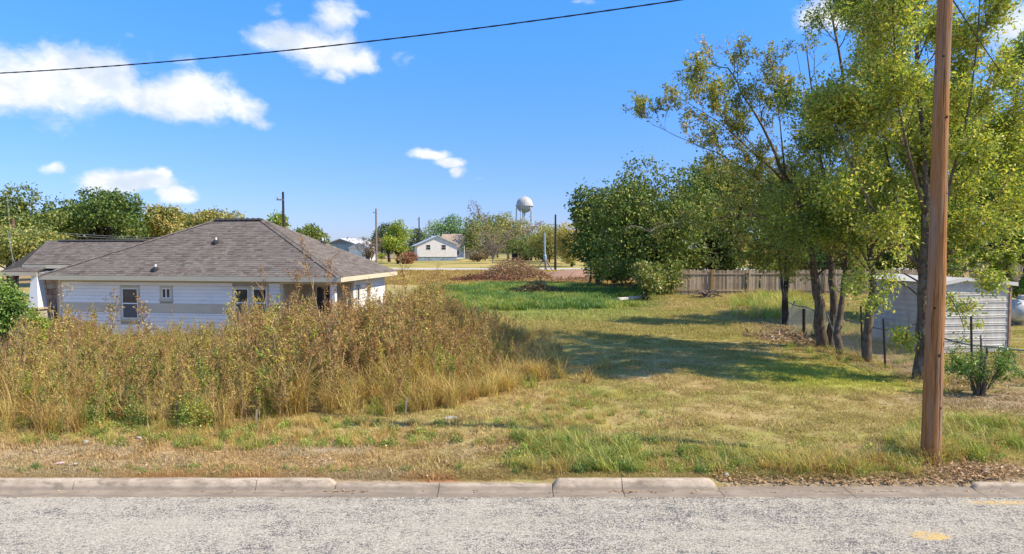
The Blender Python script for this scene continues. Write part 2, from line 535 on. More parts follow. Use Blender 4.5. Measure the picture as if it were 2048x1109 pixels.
# kerb and gutter
m_conc, t, out = mat('weathered_concrete')
pos = worldpos(t)
x_, y_, z_ = t.sep(pos)
n = t.noise(pos, 2.2, 5, 0.65); nf = t.noise(pos, 60, 3, 0.7)
c = t.mix(t.step(n, 0.35, 0.65), (0.56, 0.455, 0.335), (0.38, 0.30, 0.215))
c = t.mix(t.step(nf, 0.4, 0.75, 0, 0.5), c, (0.25, 0.215, 0.175))
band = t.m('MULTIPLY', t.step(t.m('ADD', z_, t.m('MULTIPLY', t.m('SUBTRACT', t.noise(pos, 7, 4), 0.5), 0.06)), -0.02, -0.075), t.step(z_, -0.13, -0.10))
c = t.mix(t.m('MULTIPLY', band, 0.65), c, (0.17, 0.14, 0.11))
c = t.mix(t.step(t.noise(t.v('MULTIPLY', pos, (1.0, 4.0, 1.0)), 3.3, 5, 0.7), 0.47, 0.66, 0, 0.75), c, (0.19, 0.155, 0.115))
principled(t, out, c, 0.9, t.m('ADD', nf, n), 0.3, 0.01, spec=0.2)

G0 = ROAD_EDGE - 0.02


def kerb_prof(h):
    """gutter pan and rolled kerb, (y, z)"""
    zt = ROAD_Z + 0.012
    pts = [(G0, zt - 0.14), (G0, zt + 0.004), (KERB_Y0 - 0.03, zt)]
    if h > 0.1:
        pts += [(KERB_Y0, zt + 0.018), (KERB_Y0 + 0.035, zt + h - 0.045), (KERB_Y0 + 0.06, zt + h - 0.012), (KERB_Y0 + 0.10, zt + h), (KERB_Y1 - 0.01, zt + h - 0.002), (KERB_Y1 + 0.02, zt + h - 0.02)]
    else:
        pts += [(KERB_Y0 + 0.01, zt + h * 0.35), (KERB_Y0 + 0.07, zt + h * 0.85), (KERB_Y0 + 0.12, zt + h), (KERB_Y1 - 0.02, zt + h), (KERB_Y1 + 0.02, zt + h - 0.005)]
        pts += [(KERB_Y1 + 0.021, zt + h - 0.02)] * 0
    return pts + [(KERB_Y1 + 0.02, zt - 0.14)]


def kerb_section(x0, x1, h, parent, end0=None, end1=None):
    """one poured section; a rounded nose where end0/end1 is the lower height it falls to"""
    mb = MB(); mb.smooth = True
    def ring(x, hh):
        p = kerb_prof(0.15)
        zt = ROAD_Z + 0.012
        k = hh / 0.15
        return [(x, y, zt + (z - zt) * k if z > zt + 0.005 else z) for y, z in p]
    st = []
    if end0 is not None:
        for q in (0, .25, .5, .75, 1): st.append((x0 + 0.12 * q, end0 + (h - end0) * math.sin(q * math.pi / 2)))
    else: st.append((x0, h))
    nmid = max(2, int((x1 - x0) / 0.5))
    for i in range(1, nmid):
        xx = x0 + (x1 - x0) * i / nmid
        if xx > st[-1][0] + .05 and (end1 is None or xx < x1 - .15):
            st.append((xx, h * (1 + 0.02 * math.sin(xx * 7.1) + 0.015 * math.sin(xx * 3.3))))
    if end1 is not None:
        for q in (1, .75, .5, .25, 0): st.append((x1 - 0.14 * q, end1 + (h - end1) * math.sin(q * math.pi / 2)))
    else: st.append((x1, h))
    rings = [ring(a, b) for a, b in st]
    n = len(rings[0])
    mb.add([q for r in rings for q in r], [(i * n + j, (i + 1) * n + j, (i + 1) * n + (j + 1) % n, i * n + (j + 1) % n) for i in range(len(rings) - 1) for j in range(n)])
    mb.smooth = False
    mb.add(rings[0], [tuple(range(n))]); mb.add(rings[-1], [tuple(range(n - 1, -1, -1))])
    return mb.build('kerb_section', m_conc, parent)


kerb = tag(link('kerb', None), kind='structure')
def gx(px, py=980): return on_ground(px, py, -0.06).x
J = 0.006
cuts = [-40, -34, -28, -22, -16, gx(0) - 2.6, gx(136), gx(506), gx(666)]
for a, b in zip(cuts[:-1], cuts[1:]):
    kerb_section(a + J, b - J, 0.15, kerb, None, 0.07 if b == cuts[-1] else None)
low = [gx(666), gx(876), gx(1106)]
for a, b in zip(low[:-1], low[1:]): kerb_section(a + J, b - J, 0.07, kerb)
hi = [gx(1106), gx(1247), gx(1443)]
kerb_section(hi[0] + J, hi[1] - J, 0.15, kerb, 0.05, None)
kerb_section(hi[1] + J, hi[2] - J, 0.15, kerb, None, 0.02)
gap = [gx(1443), gx(1700), gx(1960)]
for a, b in zip(gap[:-1], gap[1:]): kerb_section(a + J, b - J, 0.012, kerb)
low2 = [gx(1960), 13, 19, 25, 31, 37]
for i, (a, b) in enumerate(zip(low2[:-1], low2[1:])): kerb_section(a + J, b - J, 0.085, kerb, 0.02 if i == 0 else None)
mb = MB()
mb.prism([(-0.6, -0.3), (-0.3, -0.3), (-0.2, ROAD_Z + .004), (-0.28, 0.02), (-0.6, 0.02)], -60, 60)
tag(mb.build('near_kerb', m_conc), kind='structure')


# ---------------------------------------------------------------- scattering (ground cover that nobody could count)
def scatter(name, protos, P, rot, scl, idx):
    """one stuff object: points that carry rotation, scale and which plant stands there"""
    col = bpy.data.collections.new(name + '_kinds')
    for i, (me) in enumerate(protos):
        o = bpy.data.objects.new('%s_kind_%s' % (name, chr(97 + i)), me)
        col.objects.link(o)
    me = bpy.data.meshes.new(name)
    n = len(P)
    me.vertices.add(n); me.vertices.foreach_set('co', np.asarray(P, np.float32).ravel())
    a = me.attributes.new('rot', 'FLOAT_VECTOR', 'POINT'); a.data.foreach_set('vector', np.asarray(rot, np.float32).ravel())
    a = me.attributes.new('scl', 'FLOAT_VECTOR', 'POINT'); a.data.foreach_set('vector', np.asarray(scl, np.float32).ravel())
    a = me.attributes.new('kind_index', 'INT', 'POINT'); a.data.foreach_set('value', np.asarray(idx, np.int32))
    o = link(name, me)
    ng = bpy.data.node_groups.new(name + '_scatter', 'GeometryNodeTree')
    ng.interface.new_socket('Geometry', in_out='INPUT', socket_type='NodeSocketGeometry')
    ng.interface.new_socket('Geometry', in_out='OUTPUT', socket_type='NodeSocketGeometry')
    gi = ng.nodes.new('NodeGroupInput'); go = ng.nodes.new('NodeGroupOutput')
    ci = ng.nodes.new('GeometryNodeCollectionInfo'); ci.inputs[0].default_value = col
    ci.inputs[1].default_value = True; ci.inputs[2].default_value = True
    ip = ng.nodes.new('GeometryNodeInstanceOnPoints')
    def attr(nm, typ):
        k = ng.nodes.new('GeometryNodeInputNamedAttribute'); k.data_type = typ; k.inputs[0].default_value = nm
        return k.outputs[0]
    e2r = ng.nodes.new('FunctionNodeEulerToRotation')
    ng.links.new(attr('rot', 'FLOAT_VECTOR'), e2r.inputs[0])
    ng.links.new(gi.outputs[0], ip.inputs['Points'])
    ng.links.new(ci.outputs[0], ip.inputs['Instance'])
    ip.inputs['Pick Instance'].default_value = True
    ng.links.new(attr('kind_index', 'INT'), ip.inputs['Instance Index'])
    ng.links.new(e2r.outputs[0], ip.inputs['Rotation'])
    ng.links.new(attr('scl', 'FLOAT_VECTOR'), ip.inputs['Scale'])
    ng.links.new(ip.outputs[0], go.inputs[0])
    md = o.modifiers.new('scatter', 'NODES'); md.node_group = ng
    return tag(o, kind='stuff')


def blades(rng, n, rad, hmin, hmax, w, lean=0.5, segs=2):
    """n grass blades rooted within rad; each a bent ribbon of quads"""
    a = rng.uniform(0, 2 * math.pi, n); r = rad * np.sqrt(rng.uniform(0, 1, n))
    base = np.stack([r * np.cos(a), r * np.sin(a), np.full(n, -0.01)], -1)
    h = rng.uniform(hmin, hmax, n); az = rng.uniform(0, 2 * math.pi, n)
    ln = lean * rng.uniform(0.2, 1.0, n)
    dirh = np.stack([np.cos(az), np.sin(az), np.zeros(n)], -1)
    side = np.stack([-np.sin(az), np.cos(az), np.zeros(n)], -1)
    ww = w * rng.uniform(0.6, 1.3, n)
    rings = []
    for k in range(segs + 1):
        q = k / segs
        c = base + dirh * (h * ln * q * q * 1.2)[:, None] + np.array([0, 0, 1.0]) * (h * (q - 0.35 * ln * q * q))[:, None]
        wk = ww * (1 - 0.9 * q ** 1.5)
        rings.append((c - side * wk[:, None] * .5, c + side * wk[:, None] * .5))
    # ribbons share vertices so that one blade is one island
    V = np.stack([v for pr in rings for v in pr], axis=1)          # n, 2(segs+1), 3
    F = []
    for i in range(n):
        b = i * 2 * (segs + 1)
        for k in range(segs):
            F.append((b + 2 * k, b + 2 * k + 1, b + 2 * k + 3, b + 2 * k + 2))
    return V.reshape(-1, 3), F


def grass_mat(name, amt=0.85, boost=1.0, add=None):
    """turf blades take the colour of the turf they stand in, varied blade by blade"""
    m, t, out = mat(name)
    g = t.n('ShaderNodeNewGeometry')
    c, n2, n3 = tint(t, g.outputs['Position'])
    ri = g.outputs['Random Per Island']
    oi = t.n('ShaderNodeObjectInfo').outputs['Random']
    alt = t.ramp(t.m('FRACT', t.m('ADD', ri, t.m('MULTIPLY', oi, 3.7))), add or [(0.0, (0.17, 0.19, 0.04)), (0.4, (0.33, 0.29, 0.07)), (0.7, (0.52, 0.39, 0.15)), (1.0, (0.66, 0.52, 0.27))])
    c = t.mix(1 - amt, c, alt)
    h = t.n('ShaderNodeHueSaturation'); t.put(h.inputs['Color'], c)
    t.put(h.inputs['Value'], t.m('MULTIPLY', t.m('ADD', 0.70, t.m('MULTIPLY', ri, 0.65)), boost))
    d = t.n('ShaderNodeBsdfDiffuse'); t.put(d.inputs[0], h.outputs[0])
    tr = t.n('ShaderNodeBsdfTranslucent'); t.put(tr.inputs[0], h.outputs[0])
    mx = t.n('ShaderNodeMixShader'); mx.inputs[0].default_value = 0.38
    t.L.new(d.outputs[0], mx.inputs[1]); t.L.new(tr.outputs[0], mx.inputs[2])
    t.L.new(mx.outputs[0], out.inputs[0])
    return m


m_turf = grass_mat('turf_blades', 0.72, 1.25)
rng = np.random.default_rng(11)
protos = []
for i in range(6):
    mb = MB(); V, F = blades(rng, 110, 0.24, 0.02, 0.055 + 0.007 * i, 0.012, 1.0); mb.add(V, F)
    protos.append(mb.mesh('turf_tuft', m_turf))
for i in range(3):
    mb = MB(); V, F = blades(rng, 150, 0.6, 0.05, 0.13, 0.022, 0.9); mb.add(V, F)
    protos.append(mb.mesh('turf_patch', m_turf))


def weeds_right(y):
    return np.interp(y, [12, 15.8, 17.6, 20.5, 24, 27, 31, 40, 60], [-1.0, -0.7, 0.6, 1.45, 1.9, 1.5, -1.4, -4.4, -8.5])


def in_weeds(x, y):
    """footprint of the tall weed thicket"""
    front = np.interp(x, [-20, -9.6, -7.5, -4.5, -2.2, -0.9, 0.6], [12.8, 13.0, 13.5, 14.6, 15.0, 15.8, 17.6])
    right = weeds_right(y)
    x = x + 0.25 * np.sin(2.3 * y) + 0.2 * np.sin(5.1 * y + 1.0)
    y = y + 0.22 * np.sin(1.9 * x) + 0.16 * np.sin(4.3 * x + 2.0)
    return (y > front) & (x < right)


P = []
for (y0, y1, dens) in ((10.89, 16, 17.0), (16, 24, 12.0), (24, 34, 7.0)):
    n = int(dens * (y1 - y0) * 2.0 * y1)
    yy = rng.uniform(y0, y1, n); xx = rng.uniform(-0.85, 1.15, n) * (yy + 1.5)
    P.append(np.stack([xx, yy], -1))
ne = 2600
P.append(np.stack([rng.uniform(-9.6, 9.6, ne), rng.uniform(10.79, 11.13, ne)], -1))
Pn = np.concatenate(P)
nf = 5200
yy = rng.uniform(28, 66, nf); xx = rng.uniform(-0.15, 0.7, nf) * yy
Pf = np.stack([xx, yy], -1)
PP = np.concatenate([Pn, Pf])
idx = np.concatenate([rng.integers(0, 6, len(Pn)), rng.integers(6, 9, len(Pf))])
keep = ~(in_weeds(PP[:, 0], PP[:, 1] - 1.0))
# bare and littered ground under the fence-line trees carries less turf
lit = (np.abs(PP[:, 0] - 12.3) < 1.3) & (PP[:, 1] > 14) & (PP[:, 1] < 34)
keep &= ~(lit & (rng.uniform(size=len(PP)) < 0.6))
keep &= ~((PP[:, 0] > 7.0) & (PP[:, 0] < 8.6) & (PP[:, 1] < 11.5) & (rng.uniform(size=len(PP)) < 0.85))
keep &= ~((PP[:, 0] > 3.2) & (PP[:, 0] < 7.6) & (PP[:, 1] < 10.96))
PP, idx = PP[keep], idx[keep]
n = len(PP)
P3 = np.concatenate([PP, gz(PP[:, 0], PP[:, 1])[:, None]], 1)
s = rng.uniform(0.6, 1.35, n)
s *= np.where(rng.uniform(size=n) < 0.06, 1.7, 1.0)
s = np.where(PP[:, 1] < 11.16, np.minimum(s, np.clip((PP[:, 1] - 10.67) * 2.0, 0.25, 0.7)), s)
scatter('lawn_grass', protos, P3, np.stack([rng.normal(0, .05, n), rng.normal(0, .05, n), rng.uniform(0, 6.28, n)], -1), np.stack([s, s, s * rng.uniform(.7, 1.2, n)], -1), idx)


# ---------------------------------------------------------------- shared building materials
def siding_mat(name, col, dirt=0.12):
    m, t, out = mat(name)
    oc = objco(t)
    n = t.noise(t.v('MULTIPLY', oc, (1.0, 1.0, 3.0)), 1.3, 5, 0.65)
    c = t.mix(t.step(n, 0.4, 0.75, 0, 1), col, tuple(x * (1 - dirt) for x in col))
    oi = t.n('ShaderNodeObjectInfo').outputs['Random']
    c = t.mix(t.m('MULTIPLY', oi, 0.10), c, (0.5, 0.47, 0.42))
    principled(t, out, c, 0.6, t.noise(t.v('MULTIPLY', oc, (2.0, 2.0, 30.0)), 4, 3), 0.08, 0.004)
    return m


def shingle_mat(name, cols, val=1.0):
    m, t, out = mat(name)
    g = t.n('ShaderNodeNewGeometry')
    ri = g.outputs['Random Per Island']
    c = t.ramp(ri, [(i / (len(cols) - 1), tuple(v * val for v in c)) for i, c in enumerate(cols)])
    nz = t.noise(g.outputs['Position'], 120, 2, 0.7)
    c = t.mix(t.step(nz, 0.35, 0.7, 0, 0.5), c, t.mix(1.0, c, (0.45, 0.43, 0.43), 'MULTIPLY'))
    c = t.mix(t.step(t.noise(g.outputs['Position'], 0.7, 4), 0.4, 0.7, 0, 0.25), c, t.mix(1.0, c, (0.7, 0.66, 0.63), 'MULTIPLY'))
    principled(t, out, c, 0.95, nz, 0.4, 0.006, spec=0.1)
    return m


m_white = siding_mat('white_siding_paint', (0.84, 0.82, 0.78))
m_tan = siding_mat('tan_trim_paint', (0.56, 0.505, 0.40), 0.15)
m_cream = siding_mat('cream_fascia_paint', (0.62, 0.545, 0.385), 0.10)
m_vinyl = simple('white_vinyl', (0.82, 0.82, 0.80), 0.4, 0.03)
m_shing = shingle_mat('brown_shingles', [(0.11, 0.093, 0.08), (0.165, 0.142, 0.122), (0.14, 0.112, 0.095), (0.20, 0.174, 0.15), (0.15, 0.133, 0.118), (0.18, 0.154, 0.134)], 1.25)
m_cap = simple('dark_ridge_cap', (0.055, 0.050, 0.048), 0.95, 0.2, 20)
m_dark = simple('dark_room', (0.03, 0.03, 0.03), 0.9, 0.1)
m_tanwall = simple('beige_board', (0.42, 0.38, 0.31), 0.8, 0.08)
m_pipe = simple('white_pipe', (0.78, 0.78, 0.77), 0.5, 0.05)
m_flash = simple('black_flashing', (0.03, 0.03, 0.032), 0.7, 0.1)

m_glass, t, out = mat('window_glass')
p = principled(t, out, (0.035, 0.04, 0.045), 0.06, spec=0.6)
m_screen = simple('insect_screen', (0.11, 0.115, 0.12), 0.55, 0.1, 30)

m_stone, t, out = mat('stone_veneer')
g = t.n('ShaderNodeNewGeometry')
c = t.ramp(t.n('ShaderNodeObjectInfo').outputs['Random'], [(0, (0.42, 0.30, 0.22)), (.35, (0.50, 0.36, 0.27)), (.6, (0.33, 0.19, 0.13)), (.8, (0.55, 0.46, 0.37)), (1, (0.45, 0.40, 0.35))])
nz = t.noise(g.outputs['Position'], 9, 5, 0.65)
c = t.mix(t.step(nz, 0.4, 0.7, 0, .5), c, t.mix(1.0, c, (0.6, 0.55, 0.5), 'MULTIPLY'))
principled(t, out, c, 0.9, nz, 0.5, 0.02)
m_mortar = simple('mortar', (0.42, 0.39, 0.35), 0.95, 0.1, 12)


# ---------------------------------------------------------------- the house behind the weeds
HW, HD = 12.8, 6.5
EZ, RZ = 2.57, 4.87
RL, RR, RY = 5.69, 7.9, 3.25
house = empty('white_house', (-19.05, 27.5, 0), R(-9), 'white lap-sided single-storey house with a brown shingle hip roof behind the weeds', 'house')

# foundation and wall cores
mb = MB(); mb.box(0.46, 12.34, 0.46, 6.04, -0.3, 0.16); mb.box(-4.0, 0.455, 4.2, 8.6, -0.3, 0.16)
mb.build('foundation', m_conc, house)
wall = MB()
wall.box(0.47, 10.25, 0.47, 6.03, 0.16, 2.40)
wall.box(10.252, 12.33, 2.27, 6.03, 0.16, 2.40)
wall = wall.build('wall', m_tanwall, house)
mb = MB(); mb.box(-4.0, 0.468, 4.21, 8.5, 0.16, 2.55); stone_wall = mb.build('stone_wall', m_mortar, house)

# lap siding, board by board, cut around the openings
OPEN = [(3.23, 4.11, 0.70, 2.13), (5.00, 5.56, 1.53, 2.15), (8.13, 9.66, 0.84, 2.17)]
lap = 0.14


def lap_prof(d0):
    return [(0, 0), (d0, 0.002), (0.006, lap - 0.001), (0, lap - 0.001)]


def boards(frame, length, z0, z1, opens, m):
    """frame(x, out, z) -> local point; boards run along x"""
    z = z0
    while z < z1 - 0.03:
        h = min(lap, z1 - z)
        segs = [(0.0, length)]
        for a, b, c, d in opens:
            if z + h > c and z < d:
                segs = [s for s0, s1 in segs for s in ((s0, min(s1, a)), (max(s0, b), s1)) if s[1] - s[0] > 0.03]
        for a, b in segs:
            mb = MB()
            pr = [(0.0, 0.004), (0.032, 0.0), (0.010, h - 0.010), (0.0, h - 0.010)]  # darker backing shows in the top gap, standing in for the lap shadow
            mb.add([frame(a, q, z + r) for q, r in pr] + [frame(b, q, z + r) for q, r in pr], [(0, 4, 5, 1), (1, 5, 6, 2), (2, 6, 7, 3), (3, 7, 4, 0), (0, 1, 2, 3), (7, 6, 5, 4)])
            mb.build('siding_board', m, wall)
        z += h


ff = lambda x, o, z: (0.56 + x, 0.47 - o, z)
front_len = 10.13 - 0.56
OP = [(a - 0.56, b - 0.56, c, d) for a, b, c, d in OPEN]
boards(ff, front_len, 0.17, 1.09, OP, m_white)
boards(ff, front_len, 1.46, 2.33, OP, m_white)
fr = lambda x, o, z: (12.33 + o, 2.37 + x, z)
SW = [(2.85 - 2.37 - .22, 2.85 - 2.37 + .22, 0.80, 2.10), (4.05 - 2.37 - .22, 4.05 - 2.37 + .22, 0.80, 2.10)]
boards(fr, 3.56, 0.17, 2.33, SW, m_white)

trim = MB()
for a, b in ((0.56, 3.23), (4.11, 8.13), (9.66, 10.13)): trim.box(a, b, 0.435, 0.469, 1.092, 1.458)    # tan belt board
trim.build('belt_board', m_tan, house)
for x0, x1, y0, y1 in ((0.45, 0.558, 0.425, 0.56), (10.132, 10.26, 0.43, 0.56)):
    mb = MB(); mb.box(x0, x1, y0, y1, 0.16, 2.395); mb.build('corner_trim', m_tan, house)
mb = MB(); mb.box(12.29, 12.368, 2.25, 2.368, 0.16, 2.395); mb.build('corner_trim', m_tan, house)
mb = MB(); mb.box(12.29, 12.365, 5.932, 6.05, 0.16, 2.395); mb.build('corner_trim', m_vinyl, house)
mb = MB(); mb.box(0.56, 10.13, 0.44, 0.47, 2.332, 2.395); mb.box(12.33, 12.36, 2.37, 5.93, 2.332, 2.395); mb.build('frieze_board', m_tan, house)


def window(frame, a, b, z0, z1, kind, interior=True):
    """framed window in a wall; frame(x, out, z)"""
    def bx(mb, x0, x1, o0, o1, c0, c1):
        mb.add([frame(x, o, z) for z in (c0, c1) for x, o in ((x0, o0), (x1, o0), (x1, o1), (x0, o1))], [(0, 3, 2, 1), (4, 5, 6, 7), (0, 1, 5, 4), (1, 2, 6, 5), (2, 3, 7, 6), (3, 0, 4, 7)])
    tr = 0.085
    mb = MB()
    bx(mb, a, b, 0.0, 0.045, z1 - tr, z1); bx(mb, a, b, 0.0, 0.05, z0, z0 + tr)
    bx(mb, a, a + tr, 0.0, 0.042, z0 + tr, z1 - tr); bx(mb, b - tr, b, 0.0, 0.042, z0 + tr, z1 - tr)
    cells = [(a + tr, b - tr)]
    if kind == 'double':
        mid = (a + b) / 2
        bx(mb, mid - 0.09, mid + 0.09, 0.0, 0.042, z0 + tr, z1 - tr)
        cells = [(a + tr, mid - 0.09), (mid + 0.09, b - tr)]
    w = mb.build('window', m_tan, house)
    for (c0, c1) in cells:
        sash = MB(); s = 0.032
        bx(sash, c0, c1, 0.004, 0.036, z0 + tr, z0 + tr + s); bx(sash, c0, c1, 0.004, 0.036, z1 - tr - s, z1 - tr)
        bx(sash, c0, c0 + s, 0.004, 0.035, z0 + tr + s, z1 - tr - s); bx(sash, c1 - s, c1, 0.004, 0.035, z0 + tr + s, z1 - tr - s)
        if kind == 'slide':
            mx = (c0 + c1) / 2
            bx(sash, mx - 0.022, mx + 0.022, 0.004, 0.04, z0 + tr + s, z1 - tr - s)
            panes = [(c0 + s, mx - .022, z0 + tr + s, z1 - tr - s), (mx + .022, c1 - s, z0 + tr + s, z1 - tr - s)]
        else:
            mz = (z0 + z1) / 2
            bx(sash, c0 + s, c1 - s, 0.004, 0.04, mz - 0.022, mz + 0.022)
            panes = [(c0 + s, c1 - s, z0 + tr + s, mz - .022), (c0 + s, c1 - s, mz + .022, z1 - tr - s)]
        sash.build('sash', m_vinyl, w)
        for q, (x0, x1, c2, c3) in enumerate(panes):
            g = MB(); bx(g, x0, x1, 0.006, 0.014, c2, c3); g.build('pane', m_screen if (kind != 'slide' and q == 0) else m_glass, w)
    sl = MB(); bx(sl, a - 0.03, b + 0.03, 0.0, 0.07, z0 - 0.04, z0 - 0.001); sl.build('sill', m_tan, w)


window(lambda x, o, z: (x, 0.47 - o, z), 3.235, 4.105, 0.745, 2.125, 'hung')
window(lambda x, o, z: (x, 0.47 - o, z), 5.005, 5.555, 1.575, 2.145, 'slide')
window(lambda x, o, z: (x, 0.47 - o, z), 8.135, 9.655, 0.885, 2.165, 'double')
window(lambda x, o, z: (12.33 + o, x, z), 2.635, 3.065, 0.845, 2.095, 'hung')
window(lambda x, o, z: (12.33 + o, x, z), 3.835, 4.265, 0.845, 2.095, 'hung')

# corner porch: floor slab, post, beam, door and window in the back wall
mb = MB(); mb.box(10.255, 12.35, 0.46, 2.265, 0.161, 0.20); mb.build('porch_floor', m_conc, house)
mb = MB(); mb.box(12.17, 12.37, 0.44, 0.64, 0.20, 2.27); mb.box(12.14, 12.40, 0.41, 0.67, 0.20, 0.36); mb.build('porch_post', m_vinyl, house)
mb = MB(); mb.box(10.262, 12.40, 0.42, 0.60, 2.271, 2.395); mb.box(12.20, 12.395, 0.602, 2.248, 2.271, 2.395); mb.build('porch_beam', m_tan, house)
mb = MB(); mb.box(10.26, 12.2, 0.60, 2.268, 2.36, 2.394); mb.build('porch_ceiling', m_vinyl, house)
mb = MB(); mb.box(10.75, 11.65, 2.225, 2.269, 0.20, 2.2); door = mb.build('door', m_tan, house)
mb = MB(); mb.box(10.83, 11.12, 2.205, 2.224, 0.9, 2.05); mb.build('door_light', m_glass, door)
mb = MB(); mb.box(11.2, 11.57, 2.212, 2.224, 0.3, 2.1); mb.build('dark_opening_panel', simple('dark_opening_brown', (0.05, 0.035, 0.028), 0.6), door)  # flat panel, its dark colour stands in for the unlit opening

# left entry: stone wall stones, tapered column on a stone pier, beam
rs = random.Random(4)
z = 0.17; row = 0
while z < 2.4:
    h = rs.uniform(0.16, 0.26); x = -3.98 - rs.uniform(0, .2)
    while x < 0.44:
        w = rs.uniform(0.22, 0.48)
        x0, x1 = max(x, -3.98), min(x + w, 0.44)
        if x1 - x0 > 0.06 and z + h < 2.54:
            d = rs.uniform(0.02, 0.05)
            mb = MB(); mb.add([(x0 + .008, 4.205, z + .008), (x1 - .008, 4.205, z + .008), (x1 - .008, 4.205, z + h - .008), (x0 + .008, 4.205, z + h - .008),
                               (x0 + .02, 4.205 - d, z + .02), (x1 - .02, 4.205 - d, z + .02), (x1 - .02, 4.205 - d, z + h - .02), (x0 + .02, 4.205 - d, z + h - .02)],
                              [(4, 5, 6, 7), (0, 1, 5, 4), (1, 2, 6, 5), (2, 3, 7, 6), (3, 0, 4, 7)])
            mb.build('stone', m_stone, stone_wall)
        x += w
    z += h
# strip of stone on the left return of the main block
mb = MB(); mb.box(0.30, 0.465, 0.50, 4.18, -0.1, 2.39); mb.build('stone_return', m_stone, house)
pier = MB(); pier.box(-3.62, -2.78, 2.78, 3.62, -0.1, 0.88); pier = pier.build('stone_pier', m_mortar, house)
for k in range(4):
    for j in range(3):
        x0 = -3.61 + j * 0.275 + (0.06 if k % 2 else 0); x1 = min(x0 + 0.26, -2.79)
        mb = MB(); mb.box(x0, x1, 2.735, 2.779, -0.08 + k * 0.24, 0.14 + k * 0.24); mb.build('stone', m_stone, pier)
mb = MB(); mb.box(-3.70, -2.70, 2.70, 3.70, 0.881, 0.96); mb.build('pier_cap', m_conc, house)
col_ = MB()
b, tp = 0.26, 0.15
cx, cy = -3.2, 3.2
col_.add([(cx - b, cy - b, .961), (cx + b, cy - b, .961), (cx + b, cy + b, .961), (cx - b, cy + b, .961), (cx - tp, cy - tp, 2.39), (cx + tp, cy - tp, 2.39), (cx + tp, cy + tp, 2.39), (cx - tp, cy + tp, 2.39)],
         [(0, 3, 2, 1), (4, 5, 6, 7), (0, 1, 5, 4), (1, 2, 6, 5), (2, 3, 7, 6), (3, 0, 4, 7)])
col_.build('tapered_column', m_vinyl, house)
mb = MB(); mb.box(-3.4, 0.29, 3.06, 3.34, 2.391, 2.54); mb.build('entry_beam', m_vinyl, house)


# roof: courses of separate tabs on every slope
def slope_tabs(mb, e0, e1, r0, r1, seed, expo=0.125, w=0.25):
    """e0-e1 eave, r0-r1 ridge (r0 above e0)"""
    rg = np.random.default_rng(seed)
    e0, e1, r0, r1 = (np.array(q, float) for q in (e0, e1, r0, r1))
    ax = unit(e1 - e0)
    up = (r0 - e0) - ax * np.dot(r0 - e0, ax)
    H = np.linalg.norm(up); up /= H
    nrm = unit(np.cross(ax, up))
    if nrm[2] < 0: nrm = -nrm
    a0, b0 = 0.0, np.dot(e1 - e0, ax); a1, b1 = np.dot(r0 - e0, ax), np.dot(r1 - e0, ax)
    n = int(H / expo)
    expo = H / n
    for k in range(n):
        s0, s1 = k * expo, (k + 1) * expo
        q = s0 / H; xa, xb = a0 + (a1 - a0) * q, b0 + (b1 - b0) * q
        q1 = s1 / H; xa1, xb1 = a0 + (a1 - a0) * q1, b0 + (b1 - b0) * q1
        x = xa - rg.uniform(0, w)
        while x < xb:
            ww = w * rg.uniform(0.55, 1.25)
            l, r = max(x, xa), min(x + ww - 0.004, xb)
            lt, rt = min(max(x, xa1), xb1), max(min(x + ww - 0.004, xb1), xa1)
            x += ww
            if r - l < 0.015: continue
            th = 0.010 + rg.choice([0, 0, 0.008])
            drop = rg.choice([0, 0, 0.02])
            p = [e0 + ax * l + up * (s0 - drop * (k > 0)) + nrm * th, e0 + ax * r + up * (s0 - drop * (k > 0)) + nrm * th, e0 + ax * rt + up * s1 + nrm * 0.002, e0 + ax * lt + up * s1 + nrm * 0.002]
            f = [e0 + ax * l + up * (s0 - drop * (k > 0)), e0 + ax * r + up * (s0 - drop * (k > 0))]
            mb.add(p + f, [(0, 1, 2, 3), (4, 5, 1, 0)])


roof = MB()
C0, C1, C2, C3 = (0, 0, EZ), (HW, 0, EZ), (HW, HD, EZ), (0, HD, EZ)
A0, A1 = (RL, RY, RZ), (RR, RY, RZ)
dn = lambda p: (p[0], p[1], p[2] - 0.004)
roof.add([dn(q) for q in (C0, C1, C2, C3, A0, A1)], [(0, 1, 5, 4), (1, 2, 5), (2, 3, 4, 5), (3, 0, 4)])
roof.add([(.02, .02, 2.42), (HW - .02, .02, 2.42), (HW - .02, HD - .02, 2.42), (.02, HD - .02, 2.42)], [(0, 3, 2, 1)])
roof_o = roof.build('roof', m_cap, house)
sh = MB()
slope_tabs(sh, C0, C1, A0, A1, 1); slope_tabs(sh, C1, C2, A1, A1, 2); slope_tabs(sh, C2, C3, A1, A0, 3, 0.2, 0.5); slope_tabs(sh, C3, C0, A0, A0, 4)
tag(sh.build('shingles', m_shing, roof_o), kind='stuff')
cap = MB()
def caps(p, q, n, lift=0.02):
    p, q = Vector(p), Vector(q)
    d = (q - p); s = d.cross(Vector((0, 0, 1))).normalized() * 0.13
    for i in range(n):
        a, b = p + d * (i / n), p + d * ((i + 1.08) / n)
        u = Vector((0, 0, lift)); w = Vector((0, 0, lift * 1.9))
        cap.add([a - s - Vector((0, 0, .05)) + u, a + w, a + s - Vector((0, 0, .05)) + u, b - s - Vector((0, 0, .05)) + u * .6, b + u, b + s - Vector((0, 0, .05)) + u * .6], [(0, 1, 4, 3), (1, 2, 5, 4)])
caps(A0, A1, 9, 0.05)
tag(cap.build('ridge_caps', m_cap, roof_o), kind='stuff')
cap = MB(); caps(C1, A1, 36, 0.022); caps(C2, A1, 36, 0.022); caps(C0, A0, 40, 0.02)
tag(cap.build('hip_caps', m_shing, roof_o), kind='stuff')
fa = MB()
fa.box(-0.02, HW + 0.02, -0.025, 0.0, 2.385, EZ - 0.005); fa.box(HW, HW + 0.025, 0.001, HD, 2.385, EZ - 0.005)
